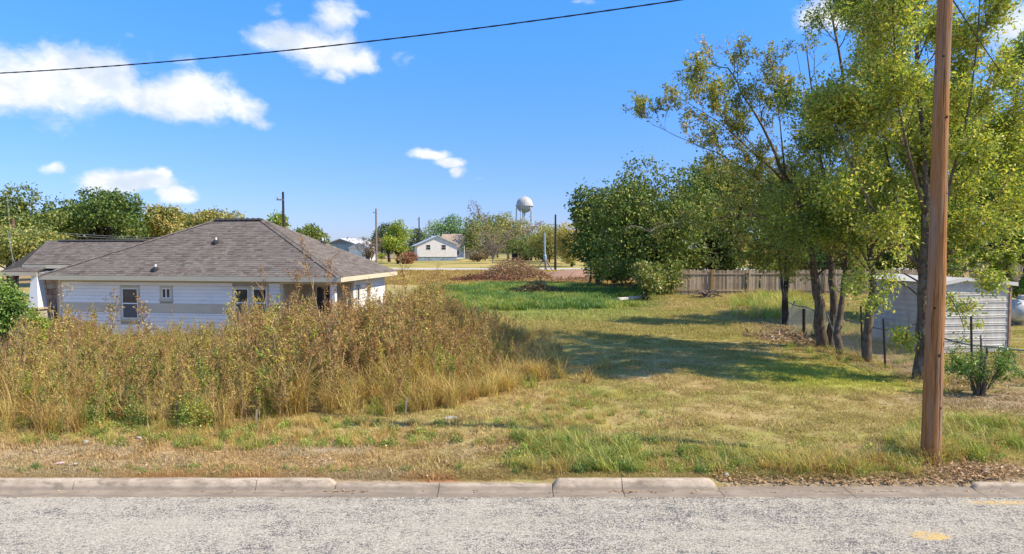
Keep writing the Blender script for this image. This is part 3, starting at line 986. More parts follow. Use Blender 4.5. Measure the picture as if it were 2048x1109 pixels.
fa.box(-0.025, 0.0, 0.001, HD, 2.385, EZ - 0.005); fa.box(-0.02, HW + 0.02, HD, HD + 0.025, 2.385, EZ - 0.005)
fa.build('fascia', m_cream, house)
mb = MB(); mb.box(0.01, HW - .01, 0.01, 0.468, 2.397, 2.415); mb.box(12.37, HW - .01, 0.47, HD - .02, 2.397, 2.415); mb.build('soffit', m_vinyl, house)

# left wing roof: upper slab over a lower porch slope
wr = MB()
def wing_slab(pts, th):
    n = len(pts)
    wr.add([tuple(p) for p in pts] + [(p[0], p[1], p[2] - th) for p in pts], [tuple(range(n)), tuple(range(2 * n - 1, n - 1, -1))] + [(i, n + i, n + (i + 1) % n, (i + 1) % n) for i in range(n)])
wing_slab([(-4.1, 3.40, 2.90), (1.6, 3.40, 2.90), (1.6, 5.0, 4.0), (-4.30, 5.0, 4.0)], 0.05)
wing_slab([(-4.80, 2.9, 2.58), (-2.9, 2.9, 2.58), (-2.9, 3.6, 2.83), (-4.1, 3.6, 2.83), (-4.31, 4.99, 3.95)], 0.05)
wing_slab([(1.6, 5.0, 4.0), (1.6, 8.9, 2.75), (-4.8, 8.9, 2.75), (-4.30, 5.0, 4.0)], 0.05)
wro = wr.build('wing_roof', m_cap, house)
sh = MB()
slope_tabs(sh, (-4.1, 3.40, 2.904), (1.6, 3.40, 2.904), (-4.30, 5.0, 4.004), (1.6, 5.0, 4.004), 7)
slope_tabs(sh, (-4.80, 2.9, 2.584), (-2.9, 2.9, 2.584), (-4.32, 3.6, 2.834), (-2.9, 3.6, 2.834), 8)
slope_tabs(sh, (1.6, 8.9, 2.754), (-4.8, 8.9, 2.754), (1.6, 5.0, 4.004), (-4.30, 5.0, 4.004), 9, 0.2, .5)
tag(sh.build('shingles', m_shing, wro), kind='stuff')
cap = MB(); caps((-3.6, 5.0, 4.0), (1.3, 5.0, 4.0), 18, 0.04); tag(cap.build('ridge_caps', m_cap, wro), kind='stuff')
mb = MB(); mb.box(-4.12, 1.6, 3.36, 3.39, 2.72, 2.885); mb.build('wing_fascia', m_cream, house)
mb = MB(); mb.box(-4.82, -2.88, 2.86, 2.89, 2.40, 2.565); mb.build('wing_fascia', m_cream, house)
mb = MB(); mb.box(-4.0, 0.4, 3.395, 8.6, 2.56, 2.60); mb.build('soffit', m_vinyl, house)
mb = MB(); mb.add([(-4.0, 3.5, 2.6), (-4.0, 8.6, 2.6), (-4.0, 5.0, 3.92), (-3.95, 3.5, 2.6), (-3.95, 8.6, 2.6), (-3.95, 5.0, 3.92)], [(0, 2, 1), (3, 4, 5), (0, 1, 4, 3), (1, 2, 5, 4), (2, 0, 3, 5)])
mb.build('gable_wall', m_white, house)

# plumbing vents
def vent(x, y, z, hh):
    mb = MB(); mb.lathe([(0.042, 0), (0.042, hh), (0.03, hh), (0.03, hh - .02)], (x, y, z), 10); v = mb.build('roof_vent', m_pipe, house)
    mb = MB(); mb.lathe([(0.17, -0.09), (0.15, 0.03), (0.055, 0.12), (0.045, 0.12)], (x, y, z), 10); mb.build('flashing', m_flash, v)
sl = (RZ - EZ) / RY
for px, py in ((311, 540), (432, 486)):
    # march along the ray to the front slope
    d = pix_dir(px, py); iv = house.matrix_basis.inverted() if False else (Matrix.Translation(house.location) @ Matrix.Rotation(R(-9), 4, 'Z')).inverted()
    o_ = iv @ Vector((0, 0, CAM_H)); dl = iv.to_3x3() @ d
    tt = (EZ + sl * o_.y - o_.z) / (dl.z - sl * dl.y)
    h = o_ + dl * tt
    vent(h.x, h.y, h.z, 0.22)
q = 0.58
vent(HW - (HW - RR) * q + 0.05, 3.25 + 1.35 * (1), EZ + (RZ - EZ) * q * 0.97, 0.25)


# ---------------------------------------------------------------- wooden privacy fences
def wood_mat(name, cols, scale=(14, 14, 1.2), rough=0.9, rnd=True, bump=0.4):
    m, t, out = mat(name)
    oc = objco(t)
    oi = t.n('ShaderNodeObjectInfo').outputs['Random']
    gr = t.noise(t.v('ADD', t.v('MULTIPLY', oc, scale), t.comb(t.m('MULTIPLY', oi, 31.0), 0.0, t.m('MULTIPLY', oi, 17.0))), 2.2, 6, 0.65, 0.6)
    f = t.m('ADD', t.m('MULTIPLY', gr, 0.75), t.m('MULTIPLY', t.m('SUBTRACT', oi, 0.3) if rnd else 0.2, 0.55), clamp=True)
    c = t.ramp(f, [(i / (len(cols) - 1) * 0.7 + 0.15, c) for i, c in enumerate(cols)])
    principled(t, out, c, rough, gr, bump, 0.01, spec=0.15)
    return m


m_fence = wood_mat('weathered_fence_wood', [(0.13, 0.10, 0.072), (0.27, 0.21, 0.15), (0.39, 0.31, 0.22), (0.52, 0.42, 0.31)])
m_rail = wood_mat('fence_rail_wood', [(0.20, 0.15, 0.11), (0.34, 0.25, 0.18), (0.42, 0.32, 0.23)])
m_newpost = wood_mat('treated_yellow_post', [(0.20, 0.12, 0.03), (0.33, 0.21, 0.06), (0.40, 0.27, 0.09)])


def privacy_fence(name, label, p0, p1, h, bw, seed, post_every, first_yellow=None):
    p0, p1 = Vector(p0), Vector(p1)
    d = p1 - p0; Ln = d.length
    rz = math.atan2(d.y, d.x)
    rt = empty(name, p0, rz, label, 'fence')
    rg = random.Random(seed)
    n = int(Ln / bw)
    kinds = []
    for i in range(7):
        mb = MB(); w = bw - 0.012 - rg.uniform(0, .012); hh = h + rg.uniform(-.05, .04)
        mb.prism([(-w / 2, 0.0), (w / 2, 0.0), (w / 2, hh - 0.03), (w / 2 - 0.03, hh), (-w / 2 + 0.03, hh), (-w / 2, hh - 0.03)], 0.0, 0.018, 'y')
        kinds.append(mb.mesh('fence_board', m_fence))
    for i in range(n):
        if rg.random() < 0.015: continue
        link('fence_board', rg.choice(kinds), rt, ((i + .5) * bw, rg.uniform(-.006, .006), rg.uniform(-.03, .02)), (0, rg.gauss(0, .008), 0))
    for z in (0.33, 1.0 * h - 0.33):
        k = 0
        while k < Ln - .1:
            e = min(k + post_every, Ln)
            mb = MB(); mb.box(k + 0.01, e - 0.01, -0.05, -0.008, z - .045, z + .045); mb.build('rail', m_rail, rt)
            k = e
    k = 0; j = 0
    while k < Ln + .1:
        mb = MB(); mb.box(k - .055, k + .055, -.16, -.052, 0, h * 0.99); o = mb.build('post', m_newpost if j == first_yellow else m_fence, rt)
        k += post_every; j += 1
    return rt


pa = on_ground(1347, 590); pb = on_ground(1640, 588)
privacy_fence('wooden_fence', 'weathered grey picket fence behind the lawn and tree trunks', pa, pa + Vector((19.5, 0.6, 0)), 1.95, 0.155, 3, 2.95, 1)
privacy_fence('wooden_fence', 'tall grey picket fence beyond the tank and the corrugated shed', (47, 70, 0), (62, 68, 0), 2.7, 0.165, 5, 2.9)

# dark steel post at the end of the fence
m_rust = simple('rusty_dark_steel', (0.05, 0.032, 0.026), 0.8, 0.3, 14, bump=0.3)
mb = MB(); mb.lathe([(0.05, -0.2), (0.05, 1.9), (0.03, 1.92)], (0, 0, 0), 8)
q = on_ground(1342, 590)
tag(mb.build('steel_post', m_rust, None, q), 'black steel post standing at the end of the picket fence', 'post')

# ---------------------------------------------------------------- corrugated shed, tank
m_metal, t, out = mat('shed_sheet_metal')
oc = objco(t)
n = t.noise(t.v('MULTIPLY', oc, (3.0, 3.0, 0.6)), 1.5, 5, 0.65)
c = t.mix(t.step(n, 0.35, 0.7), (0.56, 0.54, 0.50), (0.43, 0.405, 0.365))
c = t.mix(t.step(t.noise(oc, 5.0, 5, 0.7), 0.60, 0.78, 0, .6), c, (0.36, 0.26, 0.18))
principled(t, out, c, 0.5, n, 0.1, 0.01, metal=0.0, spec=0.35)
m_shroof = simple('white_roof_sheet', (0.60, 0.585, 0.555), 0.5, 0.08, 3)
m_corner = simple('rust_stained_trim', (0.40, 0.25, 0.18), 0.7, 0.2, 5)

SHW, SHL = 2.75, 3.6
shed = empty('metal_shed', (14.7, 23.4, 0), R(9), 'pale corrugated metal shed behind the chain-link fence', 'shed')


def rib_prof(z0, z1, pitch):
    """sheet with a raised double rib every pitch, seen in section (out, z)"""
    pr = []
    z = z0
    while z < z1 - 0.02:
        for o, dz in ((0.0, 0.0), (0.0, 0.55), (0.018, 0.60), (0.018, 0.68), (0.004, 0.72), (0.004, 0.80), (0.018, 0.84), (0.018, 0.92), (0.0, 0.97)):
            if z + dz * pitch <= z1: pr.append((o, z + dz * pitch))
        z += pitch
    pr.append((0.0, z1))
    return pr


def gable_top(x):
    pk = 0.85
    return 2.48 + (0.14 * x / pk if x < pk else 0.14 * (1 - (x - pk) / (SHW - pk)))


mb = MB()
prof = rib_prof(0.04, 2.48, 0.262)
n = len(prof)
mb.add([(0.0, -o, z) for o, z in prof] + [(SHW, -o, z) for o, z in prof], [(i, n + i, n + i + 1, i + 1) for i in range(n - 1)])
mb.add([(0, 0.0, 2.48), (SHW, 0.0, 2.48), (0.85, 0.0, 2.62)], [(0, 1, 2)])
mb.add([(0, 0.03, 0.04), (SHW, 0.03, 0.04), (SHW, 0.03, 2.48), (0.85, 0.03, 2.62), (0, 0.03, 2.48)], [(0, 4, 3, 2, 1)])
mb.build('front_panel', m_metal, shed)
for sx, nm in ((0.0, 'side_panel'), (SHW, 'side_panel')):
    mb = MB(); prof = rib_prof(0.04, 2.46, 0.20); n = len(prof); sg = -1 if sx == 0 else 1
    mb.add([(sx + sg * o, 0.0, z) for o, z in prof] + [(sx + sg * o, SHL, z) for o, z in prof], [(i, n + i, n + i + 1, i + 1) for i in range(n - 1)])
    mb.add([(sx - sg * .03, 0.03, 0.04), (sx - sg * .03, SHL, 0.04), (sx - sg * .03, SHL, 2.46), (sx - sg * .03, .03, 2.46)], [(0, 1, 2, 3)])
    mb.build(nm, m_metal, shed)
mb = MB(); mb.add([(0, SHL, .04), (SHW, SHL, .04), (SHW, SHL, 2.48), (.85, SHL, 2.62), (0, SHL, 2.48)], [(0, 1, 2, 3, 4)]); mb.build('back_panel', m_metal, shed)
mb = MB()
for y0 in np.arange(-0.12, SHL, 0.9):
    y1 = min(y0 + 0.9, SHL + .1)
    for a, b in (((-0.16, 2.46), (0.85, 2.645)), ((0.85, 2.645), (SHW + 0.16, 2.455))):
        z = 0.012 if int(round((y0 + .12) / .9)) % 2 else 0.0
        mb.add([(a[0], y0, a[1] + z), (b[0], y0, b[1] + z), (b[0], y1, b[1] + z), (a[0], y1, a[1] + z), (a[0], y0, a[1] + z - .02), (b[0], y0, b[1] + z - .02), (b[0], y1, b[1] + z - .02), (a[0], y1, a[1] + z - .02)],
               [(0, 1, 2, 3), (7, 6, 5, 4), (0, 4, 5, 1), (1, 5, 6, 2), (2, 6, 7, 3), (3, 7, 4, 0)])
mb.build('roof', m_shroof, shed)
mb = MB()
for a, b in (((-0.18, 2.46), (0.85, 2.648)), ((0.85, 2.648), (SHW + 0.18, 2.455))):
    mb.add([(a[0], -.155, a[1] - .11), (b[0], -.155, b[1] - .11), (b[0], -.155, b[1] + .02), (a[0], -.155, a[1] + .02), (a[0], -.125, a[1] - .11), (b[0], -.125, b[1] - .11), (b[0], -.125, b[1] + .02), (a[0], -.125, a[1] + .02)],
           [(0, 1, 2, 3), (7, 6, 5, 4), (0, 4, 5, 1), (3, 2, 6, 7), (0, 3, 7, 4), (1, 5, 6, 2)])
mb.build('rake_trim', m_shroof, shed)
for x in (-0.035, SHW - 0.035):
    mb = MB(); mb.box(x, x + 0.075, -0.045, 0.04, 0.0, 2.48); mb.build('corner_trim', m_corner, shed)

m_tank = simple('galvanised_tank_paint', (0.55, 0.56, 0.56), 0.45, 0.12, 4, spec=0.5, col2=(0.36, 0.36, 0.36))
tank = empty('propane_tank', on_ground(2068, 652), R(4), 'silver propane tank lying behind the corner of the shed', 'tank')
mb = MB(); mb.smooth = True
prof = [(0.0, -1.45), (0.25, -1.40), (0.42, -1.27), (0.52, -1.05), (0.55, -0.9), (0.55, 0.9), (0.52, 1.05), (0.42, 1.27), (0.25, 1.40), (0.0, 1.45)]
V = [(z, r * math.cos(j * math.pi / 12), 0.72 + r * math.sin(j * math.pi / 12)) for r, z in prof for j in range(24)]
mb.add(V, [(i * 24 + j, i * 24 + (j + 1) % 24, (i + 1) * 24 + (j + 1) % 24, (i + 1) * 24 + j) for i in range(len(prof) - 1) for j in range(24)])
mb.build('tank_body', m_tank, tank)
mb = MB(); mb.smooth = True; mb.lathe([(0.27, 1.2), (0.27, 1.38), (0.24, 1.42), (0.12, 1.45), (0.04, 1.45)], (-0.55, 0, 0), 18); mb.build('valve_dome', m_tank, tank)
for x in (-0.8, 0.8):
    mb = MB(); mb.box(x - .08, x + .08, -.35, .35, -.02, 0.32); mb.build('saddle', m_conc, tank)


# ---------------------------------------------------------------- poles and wires
m_pole, t, out = mat('utility_pole_wood')
oc = objco(t)
ox, oy, oz = t.sep(oc)
gr = t.noise(t.v('MULTIPLY', oc, (26, 26, 0.9)), 1.6, 7, 0.7, 0.8)
lg = t.noise(t.v('MULTIPLY', oc, (5, 5, 0.35)), 1.4, 4, 0.6)
c = t.ramp(gr, [(0.25, (0.12, 0.05, 0.017)), (0.45, (0.29, 0.13, 0.045)), (0.62, (0.41, 0.205, 0.078)), (0.8, (0.45, 0.28, 0.14))])
c = t.mix(t.step(lg, 0.46, 0.60, 0, .62), c, t.mix(gr, (0.13, 0.09, 0.065), (0.40, 0.31, 0.23)))
chk = t.step(t.noise(t.v('MULTIPLY', oc, (19, 19, 0.28)), 2.0, 3, 0.5, 0.4), 0.66, 0.70)
c = t.mix(t.m('MULTIPLY', chk, 0.85), c, (0.03, 0.018, 0.012))
kn = t.step(t.voro(t.v('MULTIPLY', oc, (3.2, 3.2, 1.1)), 1.0, rnd=1.0), 0.085, 0.05)
c = t.mix(t.m('MULTIPLY', kn, 0.85), c, (0.05, 0.026, 0.015))
c = t.mix(t.step(oz, 0.55, 0.02, 0, 0.55), c, (0.11, 0.055, 0.03))
principled(t, out, c, 0.85, t.m('SUBTRACT', gr, t.m('MULTIPLY', chk, 0.8)), 0.5, 0.012, spec=0.15)
m_wire = simple('black_cable', (0.015, 0.015, 0.017), 0.6, 0.1)
m_galv = simple('galvanised_steel', (0.34, 0.36, 0.36), 0.55, 0.15, 8, metal=0.4)

PB = on_ground(1861, 925)
pole = empty('utility_pole', (PB.x, PB.y, -0.03), 0, 'tall brown wooden utility pole standing beside the kerb', 'utility pole')
mb = MB(); mb.smooth = True
zs = np.linspace(-0.3, 10.6, 30)
rgp = np.random.default_rng(5)
mb.tube([(0.004 * z + 0.008 * math.sin(z * .8), 0.006 * math.sin(z * 1.3), z) for z in zs], [0.158 - 0.0062 * max(z, 0) + rgp.normal(0, .0012) + (0.008 if z < 0.3 else 0) for z in zs], 22)
pole_o = mb.build('pole', m_pole, pole)
mb = MB()
for z, a, r in ((1.9, -1.5, .030), (3.55, -1.1, .026), (4.62, -1.9, .028), (4.63, -1.0, .022), (5.9, -1.35, .025), (6.9, -2.1, .024), (2.7, -2.2, .022), (7.5, -1.2, .02), (1.0, -1.1, .025)):
    rr = 0.158 - 0.0062 * z - .004
    mb.tube([(0.004 * z + math.cos(a) * rr, math.sin(a) * rr, z), (0.004 * z + math.cos(a) * (rr + .006), math.sin(a) * (rr + .006), z)], [r, r * .6], 8)
mb.build('knots', simple('dark_knot', (0.05, 0.028, 0.016), 0.9), pole)
mb = MB()
for z0, ln, a, w in ((0.3, 2.4, -1.35, .010), (1.1, 1.5, -1.9, .007), (2.9, 2.2, -1.5, .009), (4.3, 1.3, -1.05, .007), (5.2, 1.9, -1.62, .010), (6.6, 1.4, -2.2, .007), (0.5, 1.0, -0.8, .008), (2.2, 1.2, -2.3, .006), (6.9, .9, -1.2, .008)):
    L_, R_ = [], []
    for q in np.linspace(0, 1, 9):
        z = z0 + ln * q; aa = a + .05 * math.sin(q * 7 + z0) + .03 * math.sin(q * 19); hw_ = w * math.sin(math.pi * min(max(q, .04), .96)) * .5 / .15
        r = .158 - .0062 * z + .0025
        L_.append((.004 * z + .008 * math.sin(z * .8) + r * math.cos(aa - hw_), .006 * math.sin(z * 1.3) + r * math.sin(aa - hw_), z))
        R_.append((.004 * z + .008 * math.sin(z * .8) + r * math.cos(aa + hw_), .006 * math.sin(z * 1.3) + r * math.sin(aa + hw_), z))
    mb.add(L_ + R_, [(i, i + 9, i + 10, i + 1) for i in range(8)])
mb.build('drying_cracks', simple('crack_shadow_wood', (.035, .02, .013), 1.0), pole)
mb = MB(); mb.box(-1.1, 1.1, -0.21, -0.11, 9.9, 10.02); mb.build('crossarm', m_fence, pole)
for x in (-0.95, 0.95, 0.4):
    mb = MB(); mb.lathe([(0.02, 0), (0.02, 0.08), (0.05, 0.1), (0.06, 0.16), (0.04, 0.2)], (x, -.16, 10.02), 10); mb.build('insulator', m_galv, pole)


def sag(a, b, s, n=40):
    a, b = Vector(a), Vector(b)
    return [a + (b - a) * q + Vector((0, 0, -4 * s * q * (1 - q))) for q in np.linspace(0, 1, n)]


# twisted drop cable from the pole away to the left
Pa = Vector((PB.x - 0.1, PB.y, 8.5))
Pb_ = at(-420, 158, 18.6)
pts = sag(Pa, Pb_, 0.5, 90)
mb = MB(); mb.smooth = True
mb.tube(pts, 0.0125, 6)
for ph in (0, math.pi):
    q2 = []
    for i, p in enumerate(sag(Pa, Pb_, 0.5, 420)):
        a = i * 0.55 + ph
        q2.append(p + Vector((0, 0.008 * math.cos(a), 0.008 * math.sin(a))))
    mb.tube(q2, 0.008, 4)
tag(mb.build('overhead_cable', m_wire), 'black twisted cable sagging across the open sky', 'cable')
mb = MB()
e = at(2048, 192, 25.0); p0 = Vector((PB.x + 0.12, PB.y + .05, 7.95)); 
mb.tube(sag(p0, p0 + (e - p0) * 1.9, 0.25, 24), 0.012, 5)
tag(mb.build('service_wire', m_wire), 'thin black wire slanting down from the wooden pole behind the tall tree', 'wire')

m_dpole = simple('dark_creosote_pole', (0.055, 0.035, 0.03), 0.9, 0.3, 9)
m_gpole = simple('grey_pole_wood', (0.22, 0.185, 0.165), 0.9, 0.2, 9)


def far_pole(px, py_top, py_base, Y, r, label, m, arm=True):
    top = at(px, py_top, Y)
    rt = empty('distant_pole', (top.x, Y, 0), 0.15, label, 'utility pole', 'distant utility poles')
    mb = MB(); mb.lathe([(r * 1.25, -.3), (r, top.z * .5), (r * .8, top.z), (r * .4, top.z + .05)], (0, 0, 0), 9); mb.build('pole', m, rt)
    if arm:
        mb = MB(); mb.box(-.55, .1, -r - .06, -r, top.z - .75, top.z - .63); mb.build('bracket', m_gpole, rt)
        mb = MB(); mb.lathe([(.05, 0), (.09, .1), (.05, .2)], (-.45, -r - .03, top.z - .62), 8); mb.build('insulator', m_galv, rt)
    return rt


far_pole(566, 385, 480, 62, 0.12, 'dark pole rising behind the brown shingle roof', m_dpole)
far_pole(752, 418, 525, 120, 0.17, 'grey pole beside the dark round tree and brown bush', m_gpole)
far_pole(838, 435, 500, 205, 0.20, 'dark pole above the left slope of the weathered white cottage roof', m_dpole)
far_pole(858, 440, 500, 235, 0.20, 'thin brown pole just behind the ridge of the white cottage', m_gpole, False)
far_pole(1111, 430, 540, 109.5, 0.17, 'dark pole by the back road next to the metal tripod mast', m_dpole, False)
far_pole(26, 441, 530, 52, 0.13, 'reddish brown pole in front of the left trees', simple('red_brown_pole', (0.20, 0.11, 0.075), 0.9, .2, 8), False)
lw = MB()
for z in (466, 470):
    lw.tube(sag(at(26, z - 8, 52), at(560, z + 2, 62), 0.5, 30), 0.012, 4)
tag(lw.build('distant_wires', simple('pale_wire', (0.22, 0.25, 0.27), .6)), 'pair of thin wires strung in front of the dark left trees', 'wires')
mb = MB(); mb.tube(sag(at(14, 390, 24), at(26, 532, 24.5), 0.0, 12), 0.010, 4)
mb.tube(sag(at(17, 470, 24), at(30, 527, 24.2), 0.15, 8), 0.012, 4)
tag(mb.build('guy_wire', m_galv), 'thin guy wire hanging beside the left end of the house', 'wire')


# ---------------------------------------------------------------- chain-link fence on the right
m_link = simple('grey_green_galvanised', (0.16, 0.20, 0.19), 0.6, 0.2, 10, metal=0.3)
m_wirem = simple('dull_wire', (0.25, 0.26, 0.25), 0.6, 0.2, 10, metal=0.3)
FP = [(12.75, 31.4, 1.15), (12.3, 28.5, 1.2), (11.85, 25.2, 1.2), (11.75, 22.9, 1.15), (11.78, 21.0, 1.12), (11.82, 18.6, 1.2)]
FQ = [(11.82, 18.6, 1.2), (12.9, 18.2, 1.03), (14.4, 17.6, 1.0), (17.0, 16.9, 1.05), (21.0, 16.0, 1.1)]
clf = empty('chain_link_fence', (FP[-1][0], FP[-1][1], 0), 0, 'sagging grey-green chain-link fence running between the tree trunks', 'fence')
O = Vector((FP[-1][0], FP[-1][1], 0))
for run, nm in ((FP, 'top_rail'), (FQ, 'top_rail')):
    mb = MB(); mb.smooth = True
    P = [Vector(p) - O for p in run]
    den = []
    for a, b in zip(P[:-1], P[1:]):
        for q in np.linspace(0, 1, 6, endpoint=False):
            p = a + (b - a) * q; p.z -= 0.05 * math.sin(q * math.pi); den.append(p)
    den.append(P[-1])
    mb.tube(den, 0.024, 7); mb.build(nm, m_link, clf)
    # woven wire between rail and ground
    cs = [0.0]
    for a, b in zip(den[:-1], den[1:]): cs.append(cs[-1] + (Vector((b.x, b.y)) - Vector((a.x, a.y))).length)
    cx = [p.x for p in den]; cy = [p.y for p in den]; cz = [p.z - .02 for p in den]
    Lt = cs[-1]
    f = lambda s, u: (np.interp(s, cs, cx), np.interp(s, cs, cy), 0.03 + u * (np.interp(s, cs, cz) - 0.03))
    mb = MB(); k = -1.2
    while k < Lt:
        for sg in (1, -1):
            pts = []
            for u in np.linspace(0, 1, 5):
                s = k + (u if sg > 0 else 1 - u) * 1.15
                if 0 <= s <= Lt: pts.append(f(s, u))
            if len(pts) > 1: mb.tube(pts, 0.0032, 3, False)
        k += 0.085
    tag(mb.build('wire_mesh', m_wirem, clf), kind='stuff')
m_tpost = simple('rusty_t_post', (0.045, 0.035, 0.032), 0.8, 0.25, 12)
def fpost(x, y, h, lx, ly, m, r=0.03):
    mb = MB(); mb.tube([(x - O.x - lx * .1, y - O.y - ly * .1, -.2), (x + lx - O.x, y + ly - O.y, h)], r, 7); mb.build('fence_post', m, clf)
fpost(12.62, 31.4, 1.22, 0.42, 0.0, m_link, .04)
fpost(12.3, 28.6, 1.1, -0.03, 0.0, m_dpole, .07)
fpost(11.9, 24.6, 1.25, -.42, .2, m_link, .032)
fpost(11.66, 22.55, 1.75, -.10, 0.0, m_tpost, .03)
fpost(11.62, 21.1, 1.48, -.10, 0.0, m_tpost, .03)
fpost(11.82, 18.62, 1.25, -.02, 0.0, m_link, .032)
fpost(11.9, 17.5, 1.9, .05, .2, m_tpost, .028)
fpost(14.4, 17.6, 1.0, .02, 0, m_link, .03)
fpost(17.0, 16.9, 1.05, .02, 0, m_link, .03)


# ---------------------------------------------------------------- trees
m_bark, t, out = mat('grey_bark')
oc = worldpos(t)
n = t.noise(t.v('MULTIPLY', oc, (9, 9, 2.2)), 1.8, 6, 0.7)
lich = t.noise(oc, 3.2, 4, 0.6)
c = t.ramp(n, [(0.3, (0.045, 0.034, 0.025)), (0.48, (0.13, 0.10, 0.073)), (0.7, (0.24, 0.195, 0.145))])
c = t.mix(t.step(lich, 0.55, 0.68, 0, .35), c, (0.30, 0.275, 0.225))
principled(t, out, c, 0.95, n, 0.8, 0.03, spec=0.1)
m_twig = simple('grey_twigs', (0.15, 0.125, 0.10), 0.9, 0.2, 3)
m_bare = simple('pale_dead_twigs', (0.33, 0.29, 0.26), 0.9, 0.2, 3)
m_dbark = simple('dark_bark', (0.06, 0.048, 0.04), 0.95, 0.25, 3, bump=0.4, bdist=.03)

LF = {}
LF['elm'] = leaf_mat('bright_green_leaves', [(0.0, (0.06, 0.095, 0.013)), (0.3, (0.11, 0.148, 0.019)), (0.6, (0.165, 0.20, 0.023)), (0.85, (0.24, 0.245, 0.032)), (1.0, (0.33, 0.26, 0.05))], 0.48, 0.06, lift=2.45)
LF['elm2'] = leaf_mat('olive_green_leaves', [(0.0, (0.06, 0.085, 0.018)), (0.35, (0.11, 0.13, 0.024)), (0.7, (0.165, 0.165, 0.03)), (0.9, (0.24, 0.20, 0.045)), (1.0, (0.26, 0.16, 0.07))], 0.46, 0.04, lift=2.7)
LF['oak'] = leaf_mat('dark_oak_leaves', [(0.0, (0.022, 0.042, 0.011)), (0.45, (0.05, 0.083, 0.016)), (0.75, (0.085, 0.112, 0.022)), (1.0, (0.14, 0.145, 0.03))], 0.28, 0.025, lift=2.2)
LF['mid'] = leaf_mat('autumn_green_leaves', [(0.0, (0.055, 0.09, 0.018)), (0.4, (0.12, 0.15, 0.028)), (0.75, (0.21, 0.195, 0.04)), (1.0, (0.31, 0.23, 0.075))], 0.32, 0.05, lift=1.75)
LF['lime'] = leaf_mat('lime_yellow_leaves', [(0.0, (0.09, 0.18, 0.016)), (0.5, (0.20, 0.27, 0.022)), (1.0, (0.40, 0.36, 0.035))], 0.38, 0.05, lift=1.4)
LF['brown'] = leaf_mat('brown_tinted_leaves', [(0.0, (0.11, 0.09, 0.04)), (0.5, (0.20, 0.145, 0.075)), (1.0, (0.30, 0.20, 0.13))], 0.25, 0.03, lift=1.5)
LF['red'] = leaf_mat('rusty_red_leaves', [(0.0, (0.10, 0.05, 0.03)), (0.5, (0.24, 0.10, 0.06)), (1.0, (0.30, 0.17, 0.09))], 0.25, 0.03, lift=1.4)
LF['far'] = leaf_mat('distant_dark_leaves', [(0.0, (0.045, 0.07, 0.04)), (0.5, (0.075, 0.105, 0.05)), (1.0, (0.12, 0.145, 0.065))], 0.2, 0.02, lift=1.4)
LF['green'] = leaf_mat('fresh_green_leaves', [(0.0, (0.05, 0.12, 0.015)), (0.5, (0.11, 0.20, 0.025)), (1.0, (0.22, 0.28, 0.05))], 0.38, 0.06, lift=1.5)


STAT = []


